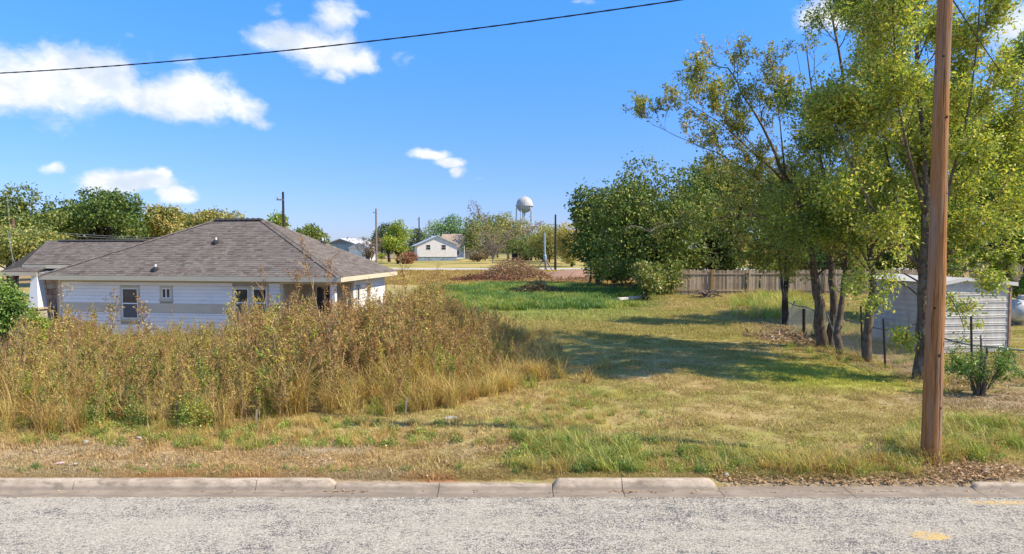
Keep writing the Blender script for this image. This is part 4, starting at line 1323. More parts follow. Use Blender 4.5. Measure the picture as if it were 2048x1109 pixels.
class Grow:
    """a tree grown limb by limb; keeps wood and leaves apart"""
    def __init__(s, seed, leaf=0.085, per=16, twig_len=0.55, spread=0.06):
        s.r = np.random.default_rng(seed)
        s.wood = MB(); s.wood.smooth = True; s.wood.cur = 0
        s.C = []; s.D = []; s.leaf = leaf; s.per = per; s.tl = twig_len; s.spread = spread

    def curve(s, p, d, L, n, wob, trop):
        pts = [np.array(p, float)]; d = unit(np.array(d, float))
        for i in range(n):
            d = unit(d + s.r.normal(0, wob, 3) + np.array([0, 0, trop]))
            pts.append(pts[-1] + d * L / n)
        return np.array(pts)

    def kids(s, pts, r0, spec, t0=0.25, bare=0.0):
        """spec: list of levels (count, length, angle, trop)"""
        cnt, L, ang, trop = spec[0]
        n = len(pts) - 1
        for q in np.sort(s.r.uniform(t0, 1.0, cnt)):
            f = q * n; i = min(int(f), n - 1)
            p = pts[i] + (pts[i + 1] - pts[i]) * (f - i)
            ax = unit(pts[i + 1] - pts[i])
            side = unit(np.cross(ax, s.r.normal(size=3)))
            a = ang * s.r.uniform(0.6, 1.3)
            d = ax * math.cos(a) + side * math.sin(a)
            l = L * s.r.uniform(0.55, 1.2) * (1 - 0.45 * q)
            rr = r0 * (1 - 0.7 * q) * 0.55
            s.branch(p, d, l, max(rr, 0.004), spec[1:], trop, bare)

    def branch(s, p, d, L, r, spec, trop=0.08, bare=0.0):
        last = len(spec) == 0
        n = 4 if not last else 3
        pts = s.curve(p, d, L, n, 0.16 if not last else 0.22, trop)
        s.wood.tube(pts, np.linspace(r, max(r * 0.35, 0.003), n + 1), 5 if r > 0.03 else 3, False)
        if last:
            if s.r.uniform() >= bare: s.foliate(pts)
        else:
            s.kids(pts, r, spec, 0.2, bare)
            if s.r.uniform() >= bare: s.foliate(pts[1:])

    def foliate(s, pts):
        k = max(2, int(s.per * s.r.uniform(0.5, 1.3)))
        n = len(pts) - 1
        f = s.r.uniform(0.1, 1.0, k) * n; i = np.minimum(f.astype(int), n - 1)
        C = pts[i] + (pts[i + 1] - pts[i]) * (f - i)[:, None]
        ax = unit(pts[i + 1] - pts[i])
        D = unit(ax * 0.5 + s.r.normal(0, 0.7, (k, 3)) + np.array([0, 0, -0.25]))
        s.C.append(C + s.r.normal(0, s.spread, (k, 3))); s.D.append(D)

    def limb(s, pts, r0, r1, spec, t0=0.2, sides=8, bare=0.0, fine=3):
        P = [np.array(p, float) for p in pts]
        den = []
        for k in range(len(P) - 1):
            a, b = P[k], P[k + 1]
            pa = P[k - 1] if k else a; pb = P[k + 2] if k + 2 < len(P) else b
            for q in np.linspace(0, 1, fine, endpoint=False):
                den.append(0.5 * ((2 * a) + (b - pa) * q + (2 * pa - 5 * a + 4 * b - pb) * q * q + (3 * a - pa - 3 * b + pb) * q ** 3))
        den.append(P[-1])
        den = np.array(den)
        den[1:-1] += s.r.normal(0, .03, (len(den) - 2, 3)) * min(1, r0 * 8)
        s.wood.tube(den, (r1 + (r0 - r1) * (1 - np.linspace(0, 1, len(den))) ** 1.5) * s.r.uniform(.94, 1.06, len(den)), sides, True)
        if spec: s.kids(den, (r0 + r1) * .5, spec, t0, bare)
        return den

    def done(s, name, loc, label, cat, leafm, wood=None, group=None, W=0.5):
        rt = empty(name, loc, 0, label, cat, group)
        STAT.append((name, label[:30], sum(len(c) for c in s.C)))
        o = s.wood.build('trunk', wood or m_bark, rt, tuple(-Vector(loc)))
        if s.C:
            C = np.concatenate(s.C); D = np.concatenate(s.D)
            N = unit(np.array([0, 0, 1.0]) * 0.7 + s.r.normal(0, .6, C.shape))
            L = s.leaf * s.r.uniform(0.55, 1.25, len(C))
            mb = MB(); mb.quads(leaf_quads(C, D, N, L, L * W))
            mb.build('crown', leafm, rt, tuple(-Vector(loc)))
        return rt


def pts_px(*a):
    return [tuple(at(px, py, Y)) for px, py, Y in a]


# T1: the tall upright tree beside the utility pole
g = Grow(21, leaf=0.115, per=19, spread=.12)
b1 = on_ground(1838, 757)
b1 = Vector((b1.x, b1.y, float(gz(b1.x, b1.y))))
sp3 = [(6, 1.3, 0.62, 0.16), (6, 0.72, 0.65, 0.08)]
main = g.limb([tuple(b1 - Vector((0, 0, .15)))] + pts_px((1843, 660, 19.2), (1846, 560, 19.2), (1850, 440, 19.1), (1846, 300, 19.2), (1836, 150, 19.3), (1828, 0, 19.3), (1822, -110, 19.2)), 0.175, 0.03, [(17, 1.9, 0.8, 0.16)] + sp3, 0.28, 10)
for a in ([(1848, 520, 19.2), (1890, 400, 18.8), (1930, 250, 18.6), (1955, 90, 18.5), (1965, -60, 18.5)],
          [(1846, 560, 19.2), (1800, 430, 19.6), (1770, 290, 20.0), (1740, 120, 20.2), (1722, -20, 20.3)],
          [(1850, 470, 19.1), (1860, 330, 20.0), (1880, 180, 20.6), (1895, 20, 20.8)],
          [(1850, 430, 19.1), (1815, 300, 18.2), (1790, 150, 17.8), (1785, -10, 17.6)],
          [(1846, 540, 19.2), (1790, 480, 18.8), (1735, 400, 18.6), (1690, 300, 18.6), (1670, 200, 18.6)],
          [(1848, 560, 19.2), (1910, 500, 19.2), (1975, 420, 19.4), (2030, 330, 19.6), (2060, 230, 19.8)]):
    g.limb(pts_px(*a), 0.055, 0.015, [(14, 1.45, 0.85, 0.14)] + sp3, 0.15, 6)
# low drooping sprays round the trunk
for a in ([(1845, 600, 19.2), (1800, 565, 18.8), (1765, 575, 18.5), (1745, 600, 18.4)],
          [(1845, 590, 19.2), (1885, 580, 18.9), (1915, 620, 18.7), (1930, 665, 18.6)],
          [(1846, 560, 19.2), (1900, 540, 18.6), (1950, 545, 18.2), (1985, 560, 18.0)],
          [(1843, 650, 19.2), (1825, 650, 19.0), (1812, 668, 19.0)],
          [(1846, 570, 19.2), (1790, 540, 18.7), (1740, 550, 18.5), (1700, 575, 18.4)]):
    g.limb(pts_px(*a), 0.028, 0.008, [(7, 0.6, 0.7, 0.02), (4, 0.36, 0.7, -0.05)], 0.3, 5)
g.done('elm_tree', b1, 'tallest bright green tree rising straight behind the utility pole', 'tree', LF['elm'])

# T2: second trunk along the fence
g = Grow(22, leaf=0.115, per=15, spread=.12)
b2 = on_ground(1735, 722)
g.limb([tuple(b2 - Vector((0, 0, .15)))] + pts_px((1738, 640, 22.2), (1745, 560, 22.2), (1738, 450, 22.2), (1715, 320, 22.4), (1690, 190, 22.6), (1668, 60, 22.8), (1660, -40, 22.8)), 0.165, 0.025, [(14, 1.8, 0.8, 0.15)] + sp3, 0.3, 10)
for a in ([(1742, 540, 22.2), (1700, 450, 21.6), (1660, 370, 21.2), (1630, 280, 21.0), (1610, 190, 21.0)],
          [(1740, 500, 22.2), (1790, 420, 22.6), (1820, 320, 23.0), (1830, 210, 23.2)],
          [(1738, 470, 22.2), (1740, 350, 23.0), (1750, 220, 23.6), (1745, 90, 24.0)],
          [(1744, 550, 22.2), (1690, 490, 21.8), (1640, 450, 21.4), (1590, 425, 21.2)],
          [(1744, 530, 22.2), (1790, 480, 21.8), (1830, 450, 21.6)]):
    g.limb(pts_px(*a), 0.048, 0.013, [(12, 1.35, 0.85, 0.10)] + sp3, 0.15, 6)
g.done('elm_tree', b2, 'second trunk from the utility pole, pale bark, in front of the shed wall', 'tree', LF['elm'])

# T3: gnarled many-stemmed tree arching left over the lawn
g = Grow(23, leaf=0.115, per=9, spread=.04)
b3 = on_ground(1650, 694)
thin = [(6, 1.25, 0.6, 0.14), (5, 0.7, 0.6, 0.06)]
g.limb([tuple(b3 - Vector((.1, 0, .15)))] + pts_px((1640, 620, 25), (1632, 570, 25), (1618, 480, 24.8), (1590, 390, 24.5), (1550, 310, 24.2), (1505, 220, 24), (1455, 135, 24)), 0.235, 0.02, [(12, 1.7, 0.7, 0.14)] + thin, 0.42, 10)
g.limb([tuple(b3 + Vector((.25, .2, -.15)))] + pts_px((1668, 610, 25.2), (1662, 540, 25.3), (1655, 430, 25.4), (1640, 300, 25.5), (1625, 190, 25.6), (1612, 90, 25.6)), 0.19, 0.02, [(9, 1.6, 0.7, 0.15)] + thin, 0.45, 9, bare=0.25)
for a in ([(1612, 460, 24.8), (1540, 380, 24), (1460, 320, 23.4), (1380, 285, 23), (1305, 250, 22.8)],
          [(1600, 410, 24.6), (1530, 320, 24), (1460, 240, 23.5), (1400, 175, 23.2)],
          [(1570, 350, 24.3), (1560, 250, 24.2), (1545, 150, 24.4)],
          [(1580, 370, 24.3), (1500, 300, 23.2), (1430, 240, 22.6), (1350, 190, 22.4)]):
    g.limb(pts_px(*a), 0.045, 0.007, [(15, 1.75, 0.55, 0.20), (6, 0.85, 0.55, 0.12), (3, 0.45, 0.6, 0.05)], 0.2, 6)
for a in ([(1622, 500, 24.9), (1560, 450, 24), (1490, 430, 23.6), (1420, 440, 23.2), (1350, 455, 23)],
          [(1605, 420, 25.4), (1550, 370, 26), (1490, 350, 26.4), (1440, 345, 26.8)],
          [(1618, 470, 25.4), (1570, 420, 26.2), (1520, 395, 26.8), (1470, 390, 27.2)],
          [(1622, 490, 25.2), (1600, 420, 25.8), (1590, 350, 26.2), (1585, 290, 26.5)],
          [(1628, 540, 25), (1570, 500, 24.2), (1510, 490, 23.8), (1450, 510, 23.4)],
          [(1630, 555, 25), (1690, 500, 24.6), (1720, 440, 24.4)],
          [(1632, 550, 25), (1590, 520, 24.4), (1550, 510, 24.1), (1520, 520, 24)]):
    g.limb(pts_px(*a), 0.05, 0.009, [(14, 1.2, 0.75, 0.02), (5, 0.8, 0.75, 0.0), (4, 0.45, 0.8, -0.03)], 0.15, 6, bare=0.35)
# dead bare leader above the crown
g.limb(pts_px((1640, 300, 25.5), (1620, 220, 25.5), (1600, 140, 25.4), (1590, 85, 25.4)), 0.025, 0.006, [(5, .6, .5, .1)], 0.3, 4, bare=1.0)
g.done('elm_tree', b3, 'gnarled twin-stemmed tree whose sparse limbs arch left over the lawn', 'tree', LF['elm2'])

# T3b: slim dark multi-stem sapling further back along the fence
g = Grow(24, leaf=0.12, per=17, spread=.10)
b4 = on_ground(1570, 652)
for k, (dx, top) in enumerate(((-16, 500), (2, 470), (14, 490))):
    g.limb([(b4.x + .09 * (k - 1), b4.y, -.1)] + pts_px((1570 + dx * .25, 590, 32), (1570 + dx * .6, 540, 32), (1570 + dx, top, 32), (1565 + dx * 1.6, top - 60, 32), (1560 + dx * 2.3, top - 120, 31.8)), 0.085, 0.02, [(12, 1.6, 0.85, 0.1), (6, .95, .8, .04), (4, .5, .8, 0)], 0.4, 7)
g.done('hackberry_tree', b4, 'slim dark multi-stemmed tree farthest back along the chain-link fence', 'tree', LF['elm2'], m_dbark)

# pale twisted trunk between the gnarled tree and the second trunk
g = Grow(25, leaf=0.115, per=14, spread=.09)
b5 = on_ground(1682, 708)
g.limb([tuple(b5 - Vector((0, 0, .15)))] + pts_px((1676, 650, 24), (1684, 590, 24), (1692, 520, 24.2), (1700, 430, 24.4), (1712, 330, 24.8), (1720, 230, 25)), 0.15, 0.02, [(13, 1.6, .8, .12)] + sp3, 0.35, 9)
g.done('elm_tree', b5, 'short crooked tree squeezed between the gnarled tree and its neighbour', 'tree', LF['elm2'])

# T4: full tree behind the shed, at the right edge
g = Grow(26, leaf=0.14, per=52)
b6 = on_ground(2016, 606)
spb = [(6, 1.6, .8, .08), (5, .85, .8, .03)]
g.limb([tuple(b6 - Vector((0, 0, .2)))] + pts_px((2014, 520, 34), (2008, 430, 34), (2012, 320, 34), (2030, 200, 34), (2040, 120, 34)), 0.24, 0.04, [(16, 2.6, .85, .12)] + spb, 0.25, 9)
for a in ([(2010, 460, 34), (1940, 380, 33), (1890, 290, 32.6), (1860, 210, 32.4)], [(2010, 430, 34), (2080, 340, 34), (2130, 240, 34)], [(2010, 480, 34), (1930, 450, 33), (1860, 430, 32), (1800, 420, 31.6)],
          [(2010, 500, 34), (2070, 470, 33), (2120, 460, 32.5)], [(2010, 420, 34), (1980, 320, 33), (1960, 220, 33)], [(2010, 500, 34), (1960, 490, 32.6), (1910, 500, 32)]):
    g.limb(pts_px(*a), 0.09, 0.02, [(14, 1.9, .85, .08)] + spb, 0.15, 6)
g.done('elm_tree', b6, 'broad yellow-green tree behind the shed with a dark straight trunk', 'tree', LF['elm'], m_dbark)


def clump_tree(name, label, cat, x, y, top, cb, rx, leafm, nleaf, L, seed, ry=None, trunk=0.2, ncl=26, lump=0.36, group=None, wood=None, spiky=0.35, bare=0, shape=1.0, fill=0.6):
    """crown of many leaf-sized faces gathered in clumps round the limbs, gaps between"""
    rg = np.random.default_rng(seed)
    ry = ry or rx
    cz, rz = (top + cb) / 2, (top - cb) / 2
    dirs = rdirs(rg, ncl)
    rad = rg.uniform(0.2, 1.12, ncl) ** 0.5
    cc = dirs * rad[:, None] * (1 - lump * 0.75)
    # narrower towards the top
    cc[:, :2] *= np.where(cc[:, 2] > 0, 1 - 0.35 * shape * cc[:, 2], 1.0)[:, None]
    C = np.stack([x + cc[:, 0] * rx, y + cc[:, 1] * ry, cz + cc[:, 2] * rz], -1)
    cr = rg.uniform(0.38, 1.2, ncl) * lump
    rt = empty(name, (x, y, 0), 0, label, cat, group)
    w = MB(); w.smooth = True
    base = np.array([x, y, -0.2]); fork = np.array([x + rg.normal(0, .1), y, max(cb * 0.9, top * 0.16)])
    w.tube([base, base * .5 + fork * .5 + rg.normal(0, .05, 3), fork], [trunk * 1.2, trunk, trunk * .85], 8)
    for i in range(ncl):
        mid = fork * .5 + C[i] * .5 + rg.normal(0, .12 * rx * .3, 3) + np.array([0, 0, .04 * top])
        w.tube([fork, mid, C[i]], [trunk * .42, trunk * .25, trunk * .07], 4, False)
        for k in range(bare):
            d = unit(rg.normal(size=3) + np.array([0, 0, .4])); e = C[i] + d * cr[i] * rx * rg.uniform(.8, 1.4)
            w.tube([C[i], (C[i] + e) / 2 + rg.normal(0, .1, 3), e], [trunk * .08, trunk * .05, trunk * .02], 3, False)
    w.build('trunk', wood or m_dbark, rt, (-x, -y, 0))
    if nleaf:
        wt_ = cr ** 2; wt_ /= wt_.sum()
        k = rg.choice(ncl, nleaf, p=wt_)
        d = rdirs(rg, nleaf)
        r = rg.uniform(fill ** 3, 1, nleaf) ** (1 / 3)
        r *= np.where(rg.uniform(size=nleaf) < spiky * .5, rg.uniform(1.0, 1.6, nleaf), 1.0)
        # sub-clumping: leaves gather on sprays
        sp = np.round(d * 2.6) / 2.6
        d = unit(d * 0.65 + sp * 0.35)
        rv = np.stack([cr[k] * rx, cr[k] * ry, cr[k] * rz * 0.9 + 0.02 * rx], -1)
        Pp = C[k] + d * r[:, None] * rv
        Pp = Pp[Pp[:, 2] > 0.02]; d = d[:len(Pp)]
        n = len(Pp)
        D = unit(rg.normal(0, .8, (n, 3)) + d * .5 + np.array([0, 0, -.2])); N = unit(d * .7 + rg.normal(0, .5, (n, 3)) + np.array([0, 0, .4]))
        Ls = L * rg.uniform(.55, 1.35, n)
        mb = MB(); mb.quads(leaf_quads(Pp, D, N, Ls, Ls * .6))
        mb.build('crown', leafm, rt, (-x, -y, 0))
    return rt


def px_tree(name, label, cat, cxp, lp, rp, tp, bp, Y, leafm, nleaf, L, seed, **k):
    """crown spans lp..rp and tp..bp in the photograph when it stands Y metres out"""
    c = at(cxp, (tp + bp) / 2, Y)
    rx = (rp - lp) / 2 * Y / FPX * 1.08
    x = ((lp + rp) / 2 - 1024) / FPX * Y
    top = at(cxp, tp - (bp - tp) * 0.05, Y).z; cb = max(at(cxp, bp, Y).z, 0.0)
    return clump_tree(name, label, cat, x, Y, top, cb, rx, leafm, nleaf, L, seed, **k)


# dense evergreen mass behind the lawn, and the trees beyond the picket fence
px_tree('live_oak_tree', 'dark spreading evergreen oak overhanging the left end of the picket fence', 'tree', 1310, 1180, 1450, 330, 600, 53, LF['oak'], 30000, 0.24, 31, ncl=44, lump=.34, trunk=.35, ry=4.5, shape=.6)
px_tree('live_oak_tree', 'olive evergreen oak at the left end of the grove, next to the dirt', 'tree', 1190, 1122, 1275, 372, 545, 66, LF['oak'], 17000, 0.28, 32, ncl=36, lump=.34, trunk=.3, ry=4)
px_tree('live_oak_tree', 'dark oak rising behind the middle of the picket fence', 'tree', 1430, 1320, 1540, 318, 545, 60, LF['oak'], 20000, 0.27, 33, ncl=36, lump=.35, trunk=.35, ry=4.5)
px_tree('broadleaf_tree', 'shadowed green tree behind the picket fence, below the arching limbs', 'tree', 1560, 1470, 1660, 345, 545, 64, LF['elm2'], 15000, 0.28, 34, ncl=32, trunk=.3)
px_tree('broadleaf_tree', 'olive tree beyond the picket fence, seen between the two elm trunks', 'tree', 1690, 1600, 1790, 370, 548, 66, LF['elm2'], 13000, 0.28, 35, ncl=30, trunk=.3)
px_tree('broadleaf_tree', 'leafy tree beyond the shed roof, left of the tall dark trunk', 'tree', 1850, 1760, 1950, 330, 540, 58, LF['elm'], 12000, 0.28, 36, ncl=30, trunk=.3)
px_tree('broadleaf_tree', 'green tree in front of the far picket fence at the right edge', 'tree', 2050, 1960, 2150, 330, 535, 60, LF['elm'], 12000, 0.28, 37, ncl=30, trunk=.3)
px_tree('shrub', 'dense green shrub beyond the propane tank', 'shrub', 2052, 2022, 2085, 548, 612, 33, LF['green'], 3500, 0.13, 38, ncl=14, trunk=.05)
px_tree('shrub', 'loose weedy shrub at the left end of the picket fence', 'shrub', 1290, 1258, 1332, 518, 604, 47, LF['mid'], 4200, 0.17, 39, ncl=20, trunk=.05, lump=.4)
px_tree('shrub', 'dark low thicket under the evergreen oak', 'shrub', 1230, 1180, 1275, 505, 572, 60, LF['oak'], 5000, 0.2, 40, ncl=20, trunk=.05, lump=.4)
for k_, (l_, r_, t_, lb_) in enumerate(((1335, 1420, 480, 'leafy undergrowth bush behind the yellow fence post'), (1400, 1500, 470, 'dark undergrowth bush behind the middle of the picket fence'), (1480, 1580, 476, 'olive undergrowth bush behind the picket fence, left of the slim dark tree'),
        (1560, 1660, 470, 'undergrowth bush behind the picket fence and the gnarled trunk'), (1640, 1740, 478, 'undergrowth bush behind the picket fence, next to the shed roof'), (1720, 1830, 478, 'undergrowth bush just beyond the far end of the shed'), (1810, 1930, 470, 'undergrowth bush beyond the shed roof ridge'))):
    px_tree('shrub', lb_, 'shrub', (l_ + r_) / 2, l_, r_, t_, 585, 61, LF['oak' if k_ % 2 else 'elm2'], 4200, 0.24, 140 + k_, ncl=20, trunk=.06, lump=.42)
# slim pale trunk at the grove's edge
g = Grow(41, leaf=.2, per=8)
q = on_ground(1181, 567)
g.limb([tuple(q)] + pts_px((1182, 540, 67), (1178, 510, 67), (1176, 470, 67), (1168, 430, 67)), .15, .05, [(8, 2.2, .9, .05), (5, 1.2, .8, 0)], .3, 7)
g.done('young_oak_tree', q, 'slim pale-trunked tree at the edge of the bare earth', 'tree', LF['oak'])
# pale dead limb sticking out of the oak
g = Grow(42)
g.limb(pts_px((1390, 440, 53), (1345, 447, 50), (1312, 455, 48.5), (1300, 464, 48), (1280, 455, 47.8), (1262, 452, 47.6), (1245, 462, 47.5)), .075, .015, [(7, 1.0, .7, .02), (3, .5, .7, 0)], .3, 6, bare=1.0)
g.done('dead_limb', Vector(at(1330, 448, 49.5)), 'pale bare dead limb poking out of the dark oak', 'branch', LF['oak'], simple('grey_dead_wood', (.20, .18, .155), .9, .2, 3))

# left background trees
px_tree('broadleaf_tree', 'loose yellow-green tree at the far left edge of the view', 'tree', 40, -70, 112, 378, 500, 58, LF['mid'], 11000, 0.26, 51, ncl=34, lump=.3, trunk=.25, spiky=.6)
px_tree('live_oak_tree', 'large dark green round tree behind the left wing of the house', 'tree', 200, 105, 312, 374, 505, 66, LF['oak'], 17000, 0.28, 52, ncl=42, lump=.3, trunk=.35)
px_tree('broadleaf_tree', 'olive bushy tree just right of the big dark tree', 'tree', 330, 275, 385, 410, 505, 72, LF['mid'], 8500, 0.28, 53, ncl=26, trunk=.25)
px_tree('broadleaf_tree', 'pale feathery tree showing above the left roof hip', 'tree', 440, 368, 512, 414, 500, 78, LF['mid'], 6500, 0.28, 54, ncl=30, lump=.28, trunk=.25, spiky=.8)
px_tree('broadleaf_tree', 'olive-brown thicket tree below the left edge trees', 'tree', 45, -70, 135, 448, 545, 50, LF['mid'], 8000, 0.22, 55, ncl=30, trunk=.15, spiky=.7)
px_tree('broadleaf_tree', 'small yellow-green tree behind the right end of the ridge', 'tree', 552, 528, 582, 426, 500, 80, LF['lime'], 2600, 0.26, 56, ncl=16, trunk=.15)
px_tree('live_oak_tree', 'dark round tree just beyond the right roof slope', 'tree', 618, 583, 655, 446, 510, 105, LF['oak'], 3800, 0.34, 57, ncl=20, trunk=.3)
px_tree('shrub', 'bright green bush peeping over the right hip', 'shrub', 640, 622, 658, 470, 515, 85, LF['green'], 1800, 0.24, 58, ncl=12, trunk=.1)

px_tree('broadleaf_tree', 'wide olive green tree filling the gap right of the big dark tree', 'tree', 300, 235, 372, 424, 520, 80, LF['elm2'], 7500, 0.28, 151, ncl=34, lump=.34, trunk=.2, spiky=.7)
px_tree('broadleaf_tree', 'low dark green tree behind the left wing ridge', 'tree', 130, 70, 200, 420, 520, 76, LF['oak'], 7500, 0.28, 152, ncl=34, lump=.34, trunk=.2, spiky=.7)
px_tree('broadleaf_tree', 'yellowish green tree behind the left hip of the main roof', 'tree', 395, 335, 455, 424, 505, 84, LF['mid'], 6500, 0.28, 153, ncl=32, lump=.32, trunk=.2, spiky=.8)
# trees round the far field
px_tree('live_oak_tree', 'dark blue-green round tree beyond the back road', 'tree', 778, 744, 813, 443, 512, 170, LF['far'], 4200, 0.5, 61, ncl=22, trunk=.35)
px_tree('broadleaf_tree', 'lime-yellow tree in front of the dark round tree', 'tree', 796, 760, 831, 445, 516, 152, LF['lime'], 3800, 0.42, 62, ncl=24, lump=.3, trunk=.25, spiky=.7)
px_tree('live_oak_tree', 'small dark tree between the two poles behind the cottage', 'tree', 835, 809, 860, 454, 504, 260, LF['far'], 1700, 0.6, 63, ncl=14, trunk=.3)
px_tree('broadleaf_tree', 'yellow-green tree behind the cottage ridge pole', 'tree', 868, 838, 896, 439, 509, 250, LF['lime'], 1900, 0.55, 64, ncl=16, trunk=.3)
px_tree('broadleaf_tree', 'full mid-green tree behind the tan roof', 'tree', 908, 868, 954, 429, 509, 245, LF['green'], 3800, 0.6, 65, ncl=24, trunk=.35)
px_tree('broadleaf_tree', 'taller thinning tree with pinkish bare top', 'tree', 952, 921, 985, 404, 504, 235, LF['brown'], 2400, 0.5, 66, ncl=22, lump=.28, trunk=.3, bare=4, spiky=.9)
px_tree('broadleaf_tree', 'green tree in front of the pinkish thinning tree', 'tree', 975, 924, 1022, 427, 509, 225, LF['mid'], 3200, 0.55, 67, ncl=24, trunk=.3)
px_tree('broadleaf_tree', 'olive tree just left of the water tower legs', 'tree', 1016, 975, 1059, 429, 509, 215, LF['mid'], 3600, 0.55, 68, ncl=24, trunk=.3)
px_tree('broadleaf_tree', 'pale twiggy tree in front of the water tower legs', 'tree', 1070, 1031, 1112, 443, 519, 190, LF['brown'], 2300, 0.42, 69, ncl=24, lump=.28, trunk=.25, bare=5, wood=m_bare, spiky=.8)
px_tree('broadleaf_tree', 'yellow-green tree behind the tripod mast', 'tree', 1098, 1061, 1136, 455, 526, 165, LF['mid'], 3000, 0.42, 70, ncl=22, trunk=.2)
px_tree('broadleaf_tree', 'green tree behind the dark pole at the edge of the grove', 'tree', 1132, 1100, 1172, 442, 529, 150, LF['mid'], 3200, 0.42, 71, ncl=22, trunk=.2)
px_tree('broadleaf_tree', 'low dark tree over the open shed', 'tree', 1040, 1003, 1084, 466, 519, 180, LF['oak'], 2200, 0.42, 72, ncl=20, trunk=.2)
px_tree('broadleaf_tree', 'wide olive tree rising behind the bare grey tree', 'tree', 992, 955, 1035, 424, 508, 240, LF['mid'], 4200, 0.6, 171, ncl=26, trunk=.3)
px_tree('broadleaf_tree', 'pale olive tree to the right of the cottage porch', 'tree', 945, 918, 972, 438, 512, 205, LF['mid'], 3200, 0.5, 172, ncl=24, trunk=.25)
px_tree('broadleaf_tree', 'dense green tree between the pole shed and the tripod mast', 'tree', 1085, 1052, 1120, 452, 520, 172, LF['elm2'], 3800, 0.45, 173, ncl=26, trunk=.25)
px_tree('broadleaf_tree', 'bushy olive tree touching the left edge of the grove', 'tree', 1140, 1112, 1175, 440, 535, 128, LF['elm2'], 4200, 0.38, 174, ncl=26, trunk=.25)
px_tree('shrub', 'low scrub under the trees beside the pole shed', 'shrub', 1080, 1040, 1130, 496, 522, 168, LF['mid'], 2200, 0.36, 175, ncl=18, trunk=.08)
px_tree('shrub', 'tangled pale scrub between the cottage and the bare tree', 'shrub', 950, 925, 985, 492, 523, 172, LF['brown'], 2200, 0.36, 176, ncl=18, trunk=.08, bare=3, wood=m_bare)
# bare grey tree on the far lawn
g = Grow(73, leaf=.28, per=3)
q = on_ground(986, 527)
for k in range(9):
    a = k * 0.7; e = 0.55 + .28 * math.sin(k * 1.9)
    d = np.array([math.cos(a) * e, math.sin(a) * e * .6, 1.0])
    g.limb([tuple(q + Vector((0, 0, -.2))), tuple(q + Vector((d[0] * .3, d[1] * .3, 1.6))), tuple(q + Vector((d[0] * 3.0, d[1] * 3, 4.2))), tuple(q + Vector((d[0] * 6.2, d[1] * 6, 6.9)))], .17, .03, [(11, 3.0, .7, .02), (5, 1.7, .7, .0), (3, 1.0, .7, -.02)], .22, 5, bare=.55)
g.done('bare_tree', q, 'bare grey spreading tree right of the white cottage', 'tree', LF['brown'], m_bare)
# brown bush beside the house roof
g = Grow(74, leaf=.17, per=5)
q = on_ground(737, 530)
for k in range(12):
    a = k * 0.57; e = .42 + .22 * math.sin(k * 2.3)
    g.limb([tuple(q + Vector((math.cos(a) * .3, 0, -.2))), tuple(q + Vector((math.cos(a) * e * 2.0, math.sin(a) * e * 1.5, 2.1))), tuple(q + Vector((math.cos(a) * e * 5.4, math.sin(a) * e * 4, 4.9)))], .1, .02, [(9, 1.6, .6, .06), (5, .9, .6, .04), (3, .6, .7, 0)], .25, 5, bare=.3)
g.done('bare_bush', q, 'large brownish twiggy bush right of the brown roof slope', 'bush', LF['brown'], m_dbark)
px_tree('shrub', 'low rusty-red shrub in front of the white cottage', 'shrub', 815, 789, 838, 503, 529, 150, LF['red'], 2200, 0.36, 75, ncl=16, trunk=.08, lump=.4)
px_tree('shrub', 'small pale green clump on the far field beside the grey pole', 'shrub', 762, 754, 772, 508, 517, 165, LF['lime'], 500, 0.3, 76, ncl=7, trunk=.05)
# treeline on the horizon reads as one mass
rg = np.random.default_rng(80)
mb = MB()
Cs = []
for x in np.arange(-520, 560, 9.0):
    y = 420 + rg.uniform(-40, 60); h = rg.uniform(6.5, 11.5)
    n = 330
    d = rdirs(rg, n); d[:, 2] = np.abs(d[:, 2])
    Cs.append(np.array([x + rg.normal(0, 2), y, 0]) + d * np.array([7.5, 6, h]) * rg.uniform(.6, 1.0, (n, 1)))
Cs = np.concatenate(Cs); n = len(Cs)
L = rg.uniform(1.0, 2.0, n)
mb.quads(leaf_quads(Cs, rdirs(rg, n), rdirs(rg, n), L, L * .7))
tag(mb.build('distant_woods', LF['far']), 'dark line of far woods along the horizon', 'woods', None, 'stuff')

# bushes at the left edge, in front of the house
px_tree('shrub', 'glossy green shrub at the left edge before the porch column', 'shrub', 0, -75, 50, 545, 700, 19.5, LF['green'], 6500, 0.085, 81, ncl=26, lump=.33, trunk=.04, spiky=.7)
px_tree('shrub', 'yellow-leaved shrub under the tapered porch column', 'shrub', 66, 38, 100, 620, 700, 21.0, LF['lime'], 1800, 0.075, 82, ncl=16, lump=.3, trunk=.03, spiky=.9)
g = Grow(83, leaf=.05, per=3, twig_len=.3)
q = on_ground(14, 740)
for k in range(10):
    a = k * .63
    g.limb([tuple(q + Vector((0, 0, -.05))), tuple(q + Vector((math.cos(a) * .25, math.sin(a) * .2, .6))), tuple(q + Vector((math.cos(a) * .8, math.sin(a) * .6, 1.35)))], .012, .004, [(8, .5, .6, .05), (4, .28, .6, 0)], .2, 4, bare=.8)
g.done('dry_shrub', q, 'pale leafless twiggy shrub at the left edge below the green shrub', 'shrub', LF['brown'], m_bare)

